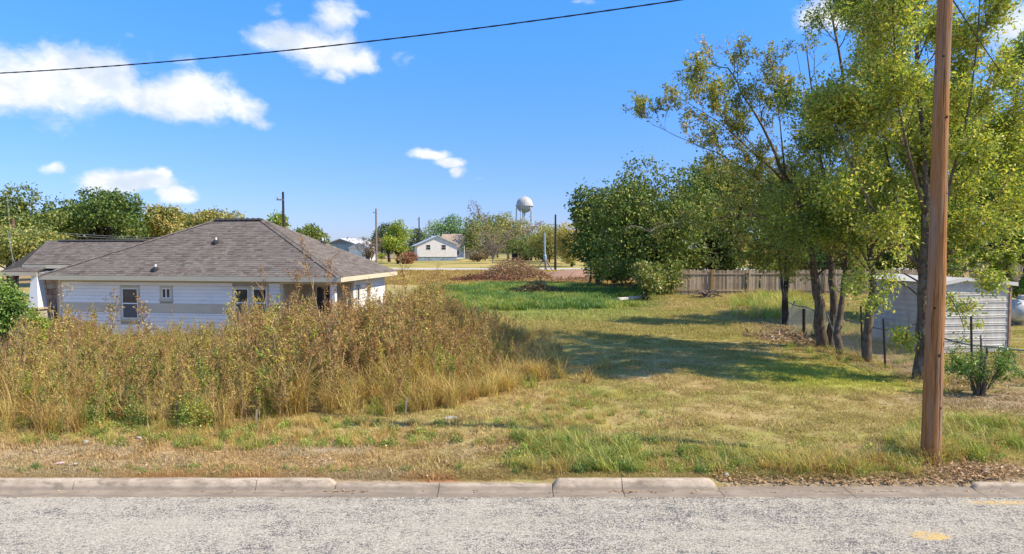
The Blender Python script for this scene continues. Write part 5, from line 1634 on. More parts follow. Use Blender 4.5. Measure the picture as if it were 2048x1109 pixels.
# sprouting stump by the fence corner
g = Grow(84, leaf=.10, per=22)
q = on_ground(1962, 792)
q.z = float(gz(q.x, q.y))
for dx, dy, h, r in ((-.14, 0, .7, .05), (-.03, .03, 1.5, .035), (.10, 0, 1.2, .045), (.04, -.05, .9, .045), (-.2, .05, .45, .04)):
    g.limb([(q.x + dx * .5, q.y + dy, q.z - .1), (q.x + dx * .8, q.y + dy, q.z + h * .5), (q.x + dx * 1.15, q.y + dy, q.z + h)], r * 1.3, r * .6, [(4, .28, .9, .1)], .7, 7, bare=1.0)
for a, l in ((3.0, .75), (3.3, .85), (2.7, .7), (3.6, .6), (.1, .75), (-.25, .85), (.45, .7), (-.5, .6), (2.2, .6), (1.2, .55), (4.3, .55), (5.2, .6)):
    g.limb([(q.x + .15 * math.cos(a), q.y + .1 * math.sin(a), q.z + .15), (q.x + l * .6 * math.cos(a), q.y + l * .5 * math.sin(a), q.z + .65), (q.x + l * math.cos(a), q.y + l * .8 * math.sin(a), q.z + .85 + .25 * math.sin(a * 5))], .014, .005, [(9, .45, .7, -.02)], .15, 4)
g.done('sprouting_stump', q, 'dark cut stump sprouting bright green shoots beside the fence corner', 'stump', LF['green'], m_bark, W=.36)


# ---------------------------------------------------------------- far buildings and the water tower
m_tower = simple('water_tower_paint', (0.52, 0.51, 0.49), 0.6, 0.08, .15, col2=(0.40, 0.39, 0.375))
TY = 420
tb = at(1049, 500, TY)
tower = empty('water_tower', (tb.x, TY, 0), 0, 'pale grey globe water tower on slender legs at the horizon', 'water tower')
zc = at(1049, 410, TY).z; rr = 16.5 * TY / FPX
mb = MB(); mb.smooth = True
mb.lathe([(max(rr * math.cos(a), .05), rr * .98 * math.sin(a)) for a in np.linspace(-math.pi / 2, math.pi / 2, 17)], (0, 0, zc), 32)
tk = mb.build('tank', m_tower, tower)
mb = MB(); mb.lathe([(rr + .05, -.25), (rr + .55, -.25), (rr + .55, .15), (rr + .05, .15)], (0, 0, zc - .6), 32, False); mb.build('balcony', m_tower, tower)
mb = MB(); mb.lathe([(.55, 0), (.55, .5), (.1, .9)], (0, 0, zc + rr * .97), 12); mb.build('roof_hatch', m_tower, tower)
for k in range(5):
    a = k * 2 * math.pi / 5 + .5
    mb = MB(); mb.tube([(math.cos(a) * rr * 1.25, math.sin(a) * rr * 1.25, -.5), (math.cos(a) * rr * .95, math.sin(a) * rr * .95, zc - .6)], .33, 8); mb.build('leg', m_tower, tower)
mb = MB(); mb.lathe([(.5, 0), (.5, zc - rr + .5)], (0, 0, 0), 10); mb.build('riser_pipe', m_tower, tower)
for zb in (zc * .33, zc * .58):
    f = 1.25 - .3 * zb / (zc - .6)
    mb = MB(); P = [(math.cos(k * 2 * math.pi / 5 + .5) * rr * f, math.sin(k * 2 * math.pi / 5 + .5) * rr * f, zb) for k in range(6)]
    for a, b in zip(P[:-1], P[1:]): mb.tube([a, b], .16, 5)
    mb.build('brace_ring', m_tower, tower)
mb = MB(); mb.box(-.15, .15, -rr - .5, -rr - .35, zc - rr * .2, zc + rr * .5); mb.build('ladder', m_tower, tower)

m_pale = siding_mat('peeling_white_clapboard', (0.76, 0.72, 0.67), 0.3)
m_tinroof = simple('blue_grey_tin_roof', (0.50, 0.55, 0.62), 0.45, 0.08, .6, spec=.4)
m_skirt = simple('blue_grey_skirting', (0.26, 0.33, 0.37), 0.7, .2, 1.2)
CY = 182
q0 = on_ground(876, 522)
cot = empty('white_cottage', (q0.x, CY, 0), R(12), 'weathered white clapboard cottage with a pale tin gable roof', 'house')
hw, ln, ez, rz = 5.3, 9.5, 4.3, 6.65
mb = MB()
for z in np.arange(1.1, rz - .2, .23):
    w = hw if z + .23 < ez else hw * (rz - z - .115) / (rz - ez)
    mb.add([(-w, -.03, z), (w, -.03, z), (w, .0, z + .225), (-w, .0, z + .225)], [(0, 1, 2, 3)])
mb.add([(-hw, .01, 1.1), (hw, .01, 1.1), (hw, .01, ez), (0, .01, rz), (-hw, .01, ez), (-hw, ln, 1.1), (hw, ln, 1.1), (hw, ln, ez), (0, ln, rz), (-hw, ln, ez)],
       [(0, 1, 2, 3, 4), (9, 8, 7, 6, 5), (0, 4, 9, 5), (1, 6, 7, 2)])
mb.build('wall', m_pale, cot)
mb = MB(); mb.box(-hw + .1, hw - .1, .08, ln - .1, -.1, 1.1); mb.build('skirting', m_skirt, cot)
rf = MB(); ov = 1.0
for sx in (-1, 1):
    a = [(0, -.5, rz + .12), (0, ln + .5, rz + .12), (sx * (hw + ov * .9), ln + .5, ez - .25), (sx * (hw + ov * .9), -.5, ez - .25)]
    rf.add(a + [(x, y, z - .14) for x, y, z in a], [(0, 1, 2, 3), (7, 6, 5, 4), (0, 3, 7, 4), (1, 5, 6, 2), (2, 6, 7, 3)])
rf.build('roof', m_tinroof, cot)
for x in (-2.35, 1.75):
    mb = MB(); mb.box(x - .62, x + .62, -.07, -.031, 2.95, 4.35); w = mb.build('window', m_white, cot)
    for z0, z1 in ((3.03, 3.62), (3.68, 4.27)):
        mb = MB(); mb.box(x - .54, x + .54, -.085, -.0705, z0, z1); mb.build('pane', m_glass, w)
mb = MB(); mb.box(hw - .02, hw + 2.2, .6, 5.5, 0.6, .75); mb.box(hw + 2.0, hw + 2.15, .7, .85, .75, 4.0); mb.build('side_porch', m_pale, cot)
mb = MB(); mb.box(hw + .01, hw + .08, 1.5, 2.5, 1.1, 3.1); mb.build('door', m_tanwall, cot)

m_tanroof = simple('tan_shingle_roof', (0.44, 0.33, 0.24), 0.95, 0.12, .5)
q = at(905, 480, 232)
th = empty('tan_roof_house', (q.x, 232, 0), R(-4), 'house with a broad tan hip roof behind the cottage', 'house')
mb = MB(); mb.box(-5, 7.5, 0, 9, 0, 3.6); mb.build('wall', m_pale, th)
mb = MB(); mb.add([(-5.6, -.6, 3.6), (8.1, -.6, 3.6), (8.1, 9.6, 3.6), (-5.6, 9.6, 3.6), (-4.2, 4.5, 8.2), (5.4, 4.5, 8.2)], [(0, 1, 5, 4), (1, 2, 5), (2, 3, 4, 5), (3, 0, 4), (0, 3, 2, 1)]); mb.build('roof', m_tanroof, th)
mb = MB(); mb.add([(4.0, -1.2, 4.2), (10.0, -1.2, 4.2), (7.0, -1.2, 8.6), (4.0, 6, 4.2), (10.0, 6, 4.2), (7.0, 6, 8.6)], [(0, 1, 2), (5, 4, 3), (1, 4, 5, 2), (0, 2, 5, 3)]); mb.build('front_gable', m_tanroof, th)
for x in (-2.5, 1.5):
    mb = MB(); mb.box(x - .6, x + .6, -.06, -.005, 1.0, 2.5); mb.build('window', m_glass, th)

m_teal = simple('teal_grey_metal_wall', (0.33, 0.39, 0.41), 0.6, .1, .5)
m_whtrim = simple('white_metal_trim', (0.72, 0.72, 0.74), 0.5, .05)
m_gable = simple('dark_grey_gable', (0.20, 0.22, 0.25), .7, .1)
q = at(686, 510, 195)
bl = empty('metal_building', (q.x - .5, 195, 0), R(-14), 'grey-green metal building with white-trimmed gable beyond the roof', 'building')
mb = MB(); hw2 = 5.0; e2, r2 = 4.55, 6.1
mb.add([(-hw2, 0, 0), (hw2, 0, 0), (hw2, 0, e2), (-hw2, 0, e2), (-hw2, 12, 0), (hw2, 12, 0), (hw2, 12, e2), (-hw2, 12, e2)], [(0, 1, 2, 3), (1, 5, 6, 2), (4, 0, 3, 7), (5, 4, 7, 6)])
for k in range(28): mb.box(-hw2 + .18 + k * .355, -hw2 + .22 + k * .355, -.05, 0.001, 0, e2 - .02)
mb.build('wall', m_teal, bl)
for y0, y1 in ((-.02, .03), (11.97, 12.02)):
    mb = MB(); mb.prism([(-hw2, e2), (hw2, e2), (0, r2)], y0, y1, 'y'); mb.build('gable', m_gable, bl)
mb = MB()
for sx in (-1, 1):
    a = [(0, -.7, r2 + .1), (0, 12.5, r2 + .1), (sx * (hw2 + .5), 12.5, e2 - .1), (sx * (hw2 + .5), -.7, e2 - .1)]
    mb.add(a + [(x, y, z - .22) for x, y, z in a], [(0, 1, 2, 3), (7, 6, 5, 4), (0, 3, 7, 4), (1, 5, 6, 2), (2, 6, 7, 3)])
mb.build('roof', m_whtrim, bl)
mb = MB(); mb.box(.2, 2.6, -.09, -.052, 0, 2.6); mb.build('roller_door', simple('tan_roller_door', (.52, .40, .30), .7), bl)
q = at(722, 500, 190)
ex = empty('white_annex', (q.x, 190, 0), R(-8), 'small white gabled annex half hidden behind the brown bush', 'building')
mb = MB(); mb.box(-3.5, 2.5, 0, 6, 0, 3.4); mb.build('wall', m_whtrim, ex)
mb = MB(); mb.add([(-3.9, -.4, 3.4), (2.9, -.4, 3.4), (-.5, -.4, 5.0), (-3.9, 6.4, 3.4), (2.9, 6.4, 3.4), (-.5, 6.4, 5.0)], [(0, 1, 2), (5, 4, 3), (1, 4, 5, 2), (0, 2, 5, 3), (0, 3, 4, 1)]); mb.build('roof', simple('pale_roof', (.5, .5, .52), .6), ex)

a = on_ground(752, 516); b = on_ground(802, 516)
privacy_fence('wooden_fence', 'grey board fence on the far field between the bush and the lime tree', (a.x, 205, 0), (b.x + 3, 207, 0), 2.3, 0.5, 9, 4.0)
# open pole shed under the trees
q = on_ground(1050, 520)
ps = empty('pole_shed', (q.x, 186, 0), R(6), 'dark open-sided pole shed under the trees right of the bare tree', 'shed')
for x in (-5, -2, 1, 5):
    mb = MB(); mb.box(x - .2, x + .2, -.2, .2, -.1, 4.0); mb.build('post', m_gpole, ps)
mb = MB(); mb.box(-6, 6, -.6, 4, 4.0, 4.25); mb.build('roof', simple('rusty_grey_roof', (.22, .19, .17), .8), ps)
mb = MB(); mb.box(-3.5, 2.0, 1.5, 3.5, 0, 3.2); mb.build('stored_crates', m_dpole, ps)

# tripod mast on the near side of the back road
q = on_ground(1090, 541)
m_mast = simple('pale_blue_grey_metal', (0.30, 0.40, 0.45), .6, .15, 3)
mast = empty('tripod_mast', (q.x, q.y, 0), 0, 'blue-grey metal mast on a splayed tripod beside the back road', 'mast')
s = q.y / FPX
mb = MB(); mb.tube([(0.0, 0, 1.2), (-.1, 0, 6.0), (-.25, 0, 11.0 * 0 + 60 * s)], [.16, .13, .07], 7); mb.build('mast', m_mast, mast)
for dx, dy in ((-1.55, -.3), (1.15, -.4), (.1, 1.2), (.25, -1.1)):
    mb = MB(); mb.tube([(dx, dy, -.1), (dx * .1, dy * .1, 1.75)], [.1, .12], 6); mb.build('leg', m_gpole, mast)
mb = MB(); mb.lathe([(.2, 1.5), (.28, 1.7), (.28, 2.3), (.16, 2.5)], (0, 0, 0), 8); mb.build('collar', m_mast, mast)
mb = MB(); mb.tube([(-.22, 0, 60 * s - .9), (.05, 0, 60 * s - .2)], .06, 5); mb.tube([(-.5, 0, 60 * s - .25), (.1, 0, 60 * s - .1)], .05, 5); mb.build('head', m_mast, mast)


W_STRAW = leaf_mat('straw_blades', [(0, (.20, .12, .035)), (.45, (.37, .25, .085)), (.8, (.50, .36, .14)), (1, (.36, .32, .07))], 0.4, .03, lift=1.6)
W_OLIVE = leaf_mat('olive_weed_leaves', [(0, (.085, .085, .02)), (.4, (.18, .155, .035)), (.7, (.28, .225, .045)), (1, (.39, .32, .06))], 0.42, .03, lift=2.1)
W_BROWN = leaf_mat('dry_brown_weed_leaves', [(0, (.075, .05, .018)), (.4, (.165, .112, .034)), (.75, (.27, .19, .06)), (1, (.37, .27, .095))], 0.35, .02, lift=2.1)
W_RUST = leaf_mat('russet_seed_heads', [(0, (.11, .045, .02)), (.5, (.225, .10, .042)), (1, (.34, .19, .08))], 0.3, .02, lift=1.8)
W_GREEN = leaf_mat('green_weed_leaves', [(0, (.06, .10, .016)), (.5, (.13, .19, .025)), (1, (.27, .29, .05))], 0.42, .05, lift=1.9)
W_STEM = simple('dry_stems', (.46, .32, .16), .9, .25, 2)
W_LUSH = leaf_mat('lush_green_blades', [(0, (.045, .11, .02)), (.5, (.095, .18, .034)), (1, (.19, .27, .055))], 0.42, .04, lift=1.35)
W_YGREEN = leaf_mat('yellow_green_blades', [(0, (.11, .16, .02)), (.5, (.23, .27, .045)), (1, (.38, .36, .09))], 0.42, .04, lift=1.5)


# ---------------------------------------------------------------- brush piles, roots, boards
m_brush = wood_mat('dry_brush', [(0.13, 0.08, 0.048), (0.28, 0.175, 0.105), (0.41, 0.28, 0.175), (0.50, 0.39, 0.27)], (3, 3, 3), .95)
m_dead = leaf_mat('dead_leaf_litter', [(0, (.16, .09, .045)), (.5, (.33, .205, .105)), (1, (.48, .34, .19))], .15, .02, lift=1.35)


def brush_pile(label, x, y, rx, ry, h, nst, seed, slen=1.4, leafn=3000, lm=None):
    rg = np.random.default_rng(seed)
    z0 = float(gz(x, y))
    rt = empty('brush_pile', (x, y, z0), 0, label, 'brush pile')
    mb = MB()
    for i in range(nst):
        a = rg.uniform(0, 6.28); r = math.sqrt(rg.uniform(0, 1))
        cx_, cy_ = rx * r * math.cos(a), ry * r * math.sin(a)
        cz_ = rg.uniform(.0, 1) * h * max(0.05, (1 - r ** 1.6)) + .03
        d = unit(np.array([rg.normal(0, 1), rg.normal(0, .7), rg.normal(0, .25)])); L = slen * rg.uniform(.4, 1.3)
        c0 = np.array([cx_, cy_, cz_]); p = [c0 - d * L / 2, c0 + rg.normal(0, .06, 3), c0 + d * L / 2]
        for q in p: q[2] = max(q[2], 0.0)
        rr_ = rg.choice([.012, .02, .03, .05], p=[.45, .3, .17, .08])
        mb.tube(p, [rr_, rr_ * .8, rr_ * .3], 4, False)
    tag(mb.build('branches', m_brush, rt), kind='stuff')
    a = rg.uniform(0, 6.28, leafn); r = np.sqrt(rg.uniform(0, 1, leafn))
    C = np.stack([rx * r * np.cos(a) * 1.1, ry * r * np.sin(a) * 1.1, h * np.maximum(.03, 1 - r ** 1.6) * rg.uniform(.3, .95, leafn)], -1)
    mb = MB(); Ls = rg.uniform(.12, .34, leafn)
    mb.quads(leaf_quads(C, unit(rg.normal(size=(leafn, 3)) * [1, 1, .4]), unit(rg.normal(size=(leafn, 3)) + [0, 0, 1]), Ls, Ls * .35))
    tag(mb.build('dry_leaves', lm or m_dead, rt), kind='stuff')


def gp(px, py):
    q = on_ground(px, py); return q.x, q.y


x, y = gp(1025, 562); brush_pile('largest brush pile of heaped grey branches before the back road', .3, 79, 4.2, 2.4, 2.5, 560, 91, 2.6, 4800)
brush_pile('long low heap of orange-brown brush left of the largest pile', -3.0, 74, 4.3, 1.8, 0.85, 240, 92, 1.9, 3800, LF['red'])
brush_pile('small tangled brown brush heap standing in the green grass', 1.9, 54.5, 1.9, 1.4, 1.05, 320, 93, 1.2, 2600, W_STRAW)
brush_pile('scattered grey sticks on the bare earth near the grove', 8.5, 74, 5.0, 3.0, 0.5, 260, 94, 1.6, 2600)
brush_pile('dark twiggy heap at the foot of the evergreen oak', 10.3, 60, 3.6, 1.6, 0.6, 200, 95, 1.3, 2000)
brush_pile('dry branches heaped under the gnarled tree by the chain-link fence', 11.2, 27.6, 1.5, 1.8, 0.13, 60, 96, .5, 700, LF['brown'])
# uprooted root ball in front of the fence
g = Grow(97)
q = on_ground(1412, 598)
for k in range(13):
    a = k * .52
    g.limb([(q.x, q.y, .25), (q.x + .5 * math.cos(a), q.y + .3 * math.sin(a), .35 + .25 * math.sin(k * 2.1)), (q.x + 1.15 * math.cos(a), q.y + .6 * math.sin(a), .12 + .45 * abs(math.sin(k * 1.3)))], .10, .025, [(3, .5, .6, 0)], .4, 6, bare=1.0)
g.limb([(q.x - .1, q.y, 0), (q.x, q.y, .3), (q.x + .1, q.y, .5)], .22, .14, None, sides=8)
g.done('uprooted_stump', q, 'grey uprooted stump with splayed roots before the picket fence', 'stump', LF['oak'], simple('grey_root_wood', (.21, .165, .135), .95, .25, 5))
m_plank = simple('bleached_board', (0.62, 0.59, 0.53), .8, .1, 3)
p, q = on_ground(1236, 606), on_ground(1294, 599)
mb = MB(); d = (q - p); mb.box(-d.length / 2, d.length / 2, -.11, .11, .10, .24)
o = mb.build('loose_board', m_plank, None, (p + q) / 2 + Vector((0, 0, .06)), (0.1, 0.01, math.atan2(d.y, d.x)))
tag(o, 'long bleached board lying on the lawn at the edge of the green grass', 'board')

# stakes, stones and litter along the verge
m_stake = wood_mat('pale_stake_wood', [(.20, .165, .125), (.32, .27, .21), (.40, .34, .27)])
for px, py, h, lb in ((811, 828, .42, 'short pale survey stake at the front of the tall weeds'), (512, 848, .36, 'thin pale stake below the middle of the tall weeds'), (359, 846, .5, 'leaning pale stick at the front of the weeds on the left')):
    q = on_ground(px, py); z = float(gz(q.x, q.y))
    mb = MB(); mb.prism([(-.018, -.1), (.018, -.1), (.018, h - .03), (0, h), (-.018, h - .03)], -.01, .01, 'y')
    tag(mb.build('survey_stake', m_stake, None, (q.x, q.y, z), (.05, .06 if px > 400 else -.12, .3)), lb, 'stake')
m_rock = simple('pale_limestone', (.40, .37, .32), .95, .2, 9, bump=.5, bdist=.02)


def rock(px, py, sx, sy, sz, seed, label):
    rg = np.random.default_rng(seed)
    q = on_ground(px, py); z = float(gz(q.x, q.y))
    import bmesh
    bm = bmesh.new(); bmesh.ops.create_icosphere(bm, subdivisions=3, radius=1)
    k = rg.normal(size=(6, 3)); ph = rg.uniform(0, 6, 6)
    for v in bm.verts:
        c = np.array(v.co); n = sum(math.sin(float(np.dot(k[i], c)) * 2.2 + ph[i]) for i in range(6)) * .06
        v.co = Vector(c * (1 + n)) ; v.co = Vector((v.co.x * sx, v.co.y * sy, max(v.co.z, -.3) * sz))
    me = bpy.data.meshes.new('rock'); bm.to_mesh(me); bm.free(); me.materials.append(m_rock)
    tag(link('rock', me, None, (q.x, q.y, z + sz * .1), (0, 0, rg.uniform(0, 6))), label, 'rock')


rock(1438, 930, .19, .11, .075, 1, 'flat pale stone in the grass right of the short kerb')
rock(1690, 934, .17, .10, .06, 2, 'flat pale stone half hidden in grass left of the pole')
rock(172, 889, .07, .05, .045, 3, 'small white stone at the foot of the weeds on the left')
rock(278, 880, .06, .04, .035, 4, 'tiny pale stone on the verge below the green vines')
rock(1452, 950, .055, .04, .055, 5, 'white pebble at the right end of the short kerb')
rock(1970, 944, .08, .05, .04, 6, 'pale stone in the leaf litter right of the pole')
rock(902, 838, .15, .09, .05, 7, 'grey stone at the right foot of the tall weeds')
mb = MB(); q = on_ground(118, 931); mb.add([(-.07, -.04, .03), (.06, -.05, .035), (.08, .04, .05), (-.05, .05, .03), (0, 0, .06)], [(0, 1, 4), (1, 2, 4), (2, 3, 4), (3, 0, 4)])
tag(mb.build('litter_scrap', simple('faded_pink_paper', (.62, .42, .38), .9), None, q), 'faded pink scrap of litter on the dry verge at left', 'litter')
mb = MB(); q = on_ground(148, 932); mb.add([(-.06, -.03, .03), (.07, -.02, .035), (.05, .04, .04), (-.05, .03, .03)], [(0, 1, 2, 3)])
tag(mb.build('litter_scrap', simple('white_paper', (.74, .74, .72), .9), None, q), 'small white scrap of litter beside the pink scrap', 'litter')


# ---------------------------------------------------------------- weeds, tall grass, vines, fallen leaves
def forb(rg, h, nb, per, leaf, tops, top_l=0.05, spread=.42):
    """a tall branching weed: 0 stem, 1 leaf, 2 seed heads"""
    mb = MB()
    n = 7
    lean = rg.normal(0, .10, 2)
    zz = np.linspace(-.03, h, n)
    stem = np.stack([lean[0] * zz + rg.normal(0, .015, n), lean[1] * zz + rg.normal(0, .015, n), zz], -1)
    mb.tube(stem, np.linspace(.011, .005, n), 3, False)
    C, D, S, SD = [], [], [], []
    for b in range(nb):
        q = rg.uniform(.12, .98) ** .8
        f = q * (n - 1); i = min(int(f), n - 2)
        p = stem[i] + (stem[i + 1] - stem[i]) * (f - i)
        a = rg.uniform(0, 6.28); L = spread * h * .5 * (1.1 - .65 * q) * rg.uniform(.5, 1.25)
        up = rg.uniform(.8, 2.2)
        d = unit(np.array([math.cos(a), math.sin(a), up]))
        e1 = p + d * L * .55; e2 = e1 + unit(d + np.array([0, 0, .35]) + rg.normal(0, .15, 3)) * L * .5
        mb.tube([p, e1, e2], [.006, .0045, .003], 3, False)
        k = rg.integers(max(1, per // 2), per + 1)
        tq = rg.uniform(.15, 1, k)[:, None]
        Q = np.where(tq < .55, p + (e1 - p) * (tq / .55), e1 + (e2 - e1) * ((tq - .55) / .45))
        C.append(Q); D.append(unit(d[None] * .5 + rg.normal(0, .7, (k, 3)) + np.array([0, 0, -.25])))
        if q > .4:
            k2 = rg.integers(tops // 2, tops + 1)
            S.append(e2 + rg.normal(0, .028, (k2, 3)) + (e2 - e1) * rg.uniform(-.4, .3, (k2, 1))); SD.append(rdirs(rg, k2))
    k2 = tops * 3
    S.append(stem[-1] - np.array([0, 0, 1]) * rg.uniform(0, .22 * h, (k2, 1)) + rg.normal(0, .025, (k2, 3))); SD.append(rdirs(rg, k2))
    C = np.concatenate(C); D = np.concatenate(D); S = np.concatenate(S); SD = np.concatenate(SD)
    mb.cur = 1; L = leaf * rg.uniform(.5, 1.3, len(C)); mb.quads(leaf_quads(C, D, unit(rg.normal(0, .6, C.shape) + [0, 0, 1]), L, L * .34))
    mb.cur = 2; L = top_l * rg.uniform(.5, 1.2, len(S)); mb.quads(leaf_quads(S, SD, rdirs(rg, len(S)), L, L * .6))
    return mb


rg = np.random.default_rng(101)
WP = []          # prototypes
kinds = {}
def addp(key, me):
    kinds.setdefault(key, []).append(len(WP)); WP.append(me)
for i in range(4): addp('olive', forb(rg, rg.uniform(1.4, 1.9), 22, 11, .075, 4).mesh('olive_weed', W_STEM, W_OLIVE, W_BROWN))
for i in range(4): addp('brown', forb(rg, rg.uniform(1.4, 2.0), 26, 8, .062, 8, .04).mesh('brown_weed', W_STEM, W_BROWN, W_RUST))
for i in range(4): addp('straw', forb(rg, rg.uniform(1.3, 1.9), 24, 6, .07, 6, .04, .5).mesh('straw_weed', W_STEM, W_STRAW, W_BROWN))
for i in range(3): addp('green', forb(rg, rg.uniform(1.1, 1.5), 24, 12, .08, 2).mesh('green_weed', W_STEM, W_GREEN, W_OLIVE))
for i in range(4): addp('wispy', forb(rg, rg.uniform(1.7, 2.3), 18, 3, .045, 8, .034, .26).mesh('wispy_weed', W_STEM, W_OLIVE, W_RUST))
for i in range(3): addp('stalk', forb(rg, rg.uniform(1.4, 2.1), 9, 2, .05, 3, .035, .22).mesh('bare_stalk', W_STEM, W_STRAW, W_RUST))
for i in range(4):
    mb = MB(); V, F = blades(rg, 70, .28, .9, 1.8, .017, .75, 4); mb.add(V, F); addp('tallgrass', mb.mesh('tall_straw_grass', W_STRAW))
for i in range(4):
    mb = MB(); V, F = blades(rg, 90, .22, .6, 1.25, .016, 1.15, 4); mb.add(V, F); addp('grass', mb.mesh('dry_grass_clump', W_STRAW))
for i in range(2):
    mb = MB(); V, F = blades(rg, 60, .25, .35, .8, .018, 1.3, 4); mb.add(V, F); addp('ggrass', mb.mesh('green_grass_clump', W_YGREEN))
for i in range(3):
    mb = MB(); n = 520
    d = rdirs(rg, n); d[:, 2] = np.abs(d[:, 2]); C = d * np.array([.42, .42, .75]) * rg.uniform(.55, 1.05, (n, 1))
    L = .085 * rg.uniform(.5, 1.2, n); mb.quads(leaf_quads(C, unit(rg.normal(size=(n, 3)) + [0, 0, -.2]), unit(d + rg.normal(0, .4, (n, 3))), L, L * .6)); addp('vine', mb.mesh('vine_mound', W_GREEN))

N = 10600
yy = 12.5 + (rg.uniform(0, 1, N) ** 0.8) * 22.0; xx = rg.uniform(-18.5, 3.6, N)
N2 = 3400
yb = rg.uniform(31, 66, N2); xb = rg.uniform(-13, 0.5, N2)
kb = in_weeds(xb, yb) & (xb > -0.27 * yb) & (xb > -5.0 - (yb - 30) * .28)
xx = np.concatenate([xx, xb[kb]]); yy = np.concatenate([yy, yb[kb]])
m_ = (in_weeds(xx, yy) | (in_weeds(xx - 1.3, yy) & (yy > 17) & (rg.uniform(size=len(xx)) < .28))) & (np.abs(xx) < yy * .80 + .5)
# keep the house footprint clear
lx = (xx + 19.05) * math.cos(R(-9)) + (yy - 27.5) * math.sin(R(-9)); ly = -(xx + 19.05) * math.sin(R(-9)) + (yy - 27.5) * math.cos(R(-9))
m_ &= ~((lx > -5) & (lx < 13.0) & (ly > -0.9))
m_ &= ~((xx < -13.6) & (yy > 17) & (yy < 23) & (xx > -17.5))
xx, yy = xx[m_], yy[m_]; n = len(xx)
lob = 0.5 + 0.5 * np.sin(xx * 1.1 + 1.3 * np.sin(yy * .7)) * np.cos(yy * .9 - .5 * xx)
ux = 1024 + xx / yy * FPX
front = np.interp(xx, [-20, -9.6, -7.5, -4.5, -2.2, -0.9, 0.6], [12.8, 13.0, 13.5, 14.6, 15.0, 15.8, 17.6])
dep = yy - front
patchy = np.sin(xx * 2.1 + 2 * np.sin(yy * 1.1)) * np.cos(yy * 1.7 + .8 * xx)
kind = []
for i in range(n):
    u = ux[i]; w = {'olive': .38, 'brown': .28, 'straw': .15, 'green': .12, 'wispy': .05, 'stalk': .12, 'tallgrass': .05, 'grass': .07, 'ggrass': .0, 'vine': 0.0}
    if dep[i] < 1.5:
        w['grass'] += .42 if (u < 150 or u > 640) else .12; w['ggrass'] += .10
        if 150 < u < 400: w['vine'] += .7; w['green'] += .5
    if u < 420: w['green'] += .28; w['olive'] += .2
    if 640 < u < 1000: w['tallgrass'] += .13; w['straw'] += .15; w['grass'] += .08; w['ggrass'] += .06
    if u < 200 and dep[i] < 5: w['tallgrass'] += .3
    if 540 < u < 800 and yy[i] > 16: w['brown'] += .4
    if u > 1000: w['brown'] += .3; w['olive'] += .2; w['grass'] += .2
    if patchy[i] > .35: w['olive'] += .35; w['green'] += .1
    if patchy[i] < -.35: w['brown'] += .3; w['tallgrass'] += .15
    if lob[i] > .72: w['green'] += .18; w['olive'] += .2
    if lob[i] < .28: w['brown'] += .3
    ks = list(w); p = np.array([w[k] for k in ks]); kind.append(rg.choice(ks, p=p / p.sum()))
kind = np.array(kind)
hmap = np.interp(ux, [0, 100, 220, 330, 420, 560, 700, 800, 900, 1000, 1080, 1150], [.78, .80, .72, .74, .88, 1.0, 1.04, 1.04, .90, .74, .54, .34])
hmap = hmap * np.interp(dep, [0, .8, 2.0, 4.0, 8.0], [.55, .80, 1.0, 1.0, .9]) * (0.86 + .28 * lob)
hmap *= np.clip((weeds_right(yy) - xx) / 2.6, np.where(xx > weeds_right(yy), .24, .36), 1.0)
# nothing taller than its neighbours hides the windows on the left
hmap = np.where((ux > 190) & (ux < 470) & (yy > 17), hmap * .66, hmap)
hmap = np.where((yy > 26) & (ux < 700), hmap * .72, hmap)
hmap = np.where((yy > 29) & (ux > 745) & (ux < 885), np.maximum(hmap, .72 + .3 * lob), hmap)
s = hmap * rg.uniform(.55, 1.18, n) * np.where(kind == 'wispy', rg.uniform(1.0, 1.35, n), 1.0)
s = np.where(np.isin(kind, ['grass', 'ggrass', 'vine']), np.maximum(s, .75) * rg.uniform(.75, 1.2, n), s)
idx = np.array([kinds[k][rg.integers(0, len(kinds[k]))] for k in kind])
P3 = np.stack([xx, yy, gz(xx, yy)], -1)
o = scatter('tall_weeds', WP, P3, np.stack([rg.normal(0, .10, n), rg.normal(0, .10, n), rg.uniform(0, 6.28, n)], -1), np.stack([s * rg.uniform(.9, 1.2, n), s * rg.uniform(.9, 1.2, n), s], -1), idx)
print('weeds', n)

# single tall dead weeds that stand out against the house and the field
for i, (px, py, Y, lb) in enumerate((
        (606, 545, 17.0, 'tall reddish dead weed left of the corner porch post'), (662, 522, 16.6, 'tallest russet dead weed in front of the porch corner'), (690, 572, 18.0, 'reddish dead weed just right of the house corner'),
        (820, 512, 23.5, 'tall orange-brown weed standing up against the back road'), (152, 566, 16.0, 'thin seedy weed in front of the left siding corner'), (205, 590, 15.6, 'seedy pale weed left of the tall window'),
        (305, 602, 16.4, 'bushy dark-seeded weed right of the tall window'), (740, 575, 19.0, 'slender weed in front of the side windows'), (440, 590, 16.0, 'yellow-green feathery weed left of the double window'),
        (985, 632, 19.0, 'straw weed at the right shoulder of the thicket'), (870, 575, 24.0, 'tall olive weed at the edge of the green grass'), (540, 590, 16.5, 'weed with green shoots in front of the double window'))):
    top = at(px, py, Y); h = top.z
    rgi = np.random.default_rng(300 + i)
    mats = [(W_BROWN, W_RUST), (W_RUST, W_RUST), (W_BROWN, W_RUST), (W_BROWN, W_STRAW), (W_STRAW, W_BROWN), (W_STRAW, W_BROWN), (W_RUST, W_BROWN), (W_OLIVE, W_RUST), (W_OLIVE, W_STRAW), (W_STRAW, W_BROWN), (W_OLIVE, W_STRAW), (W_GREEN, W_BROWN)][i]
    mb = forb(rgi, h, 30, 8, .075, 10, .05, .34)
    tag(mb.build('tall_dead_weed', [W_STEM, mats[0], mats[1]], None, (top.x, Y, float(gz(top.x, Y)))), lb, 'weed', 'tall weeds standing out of the thicket')

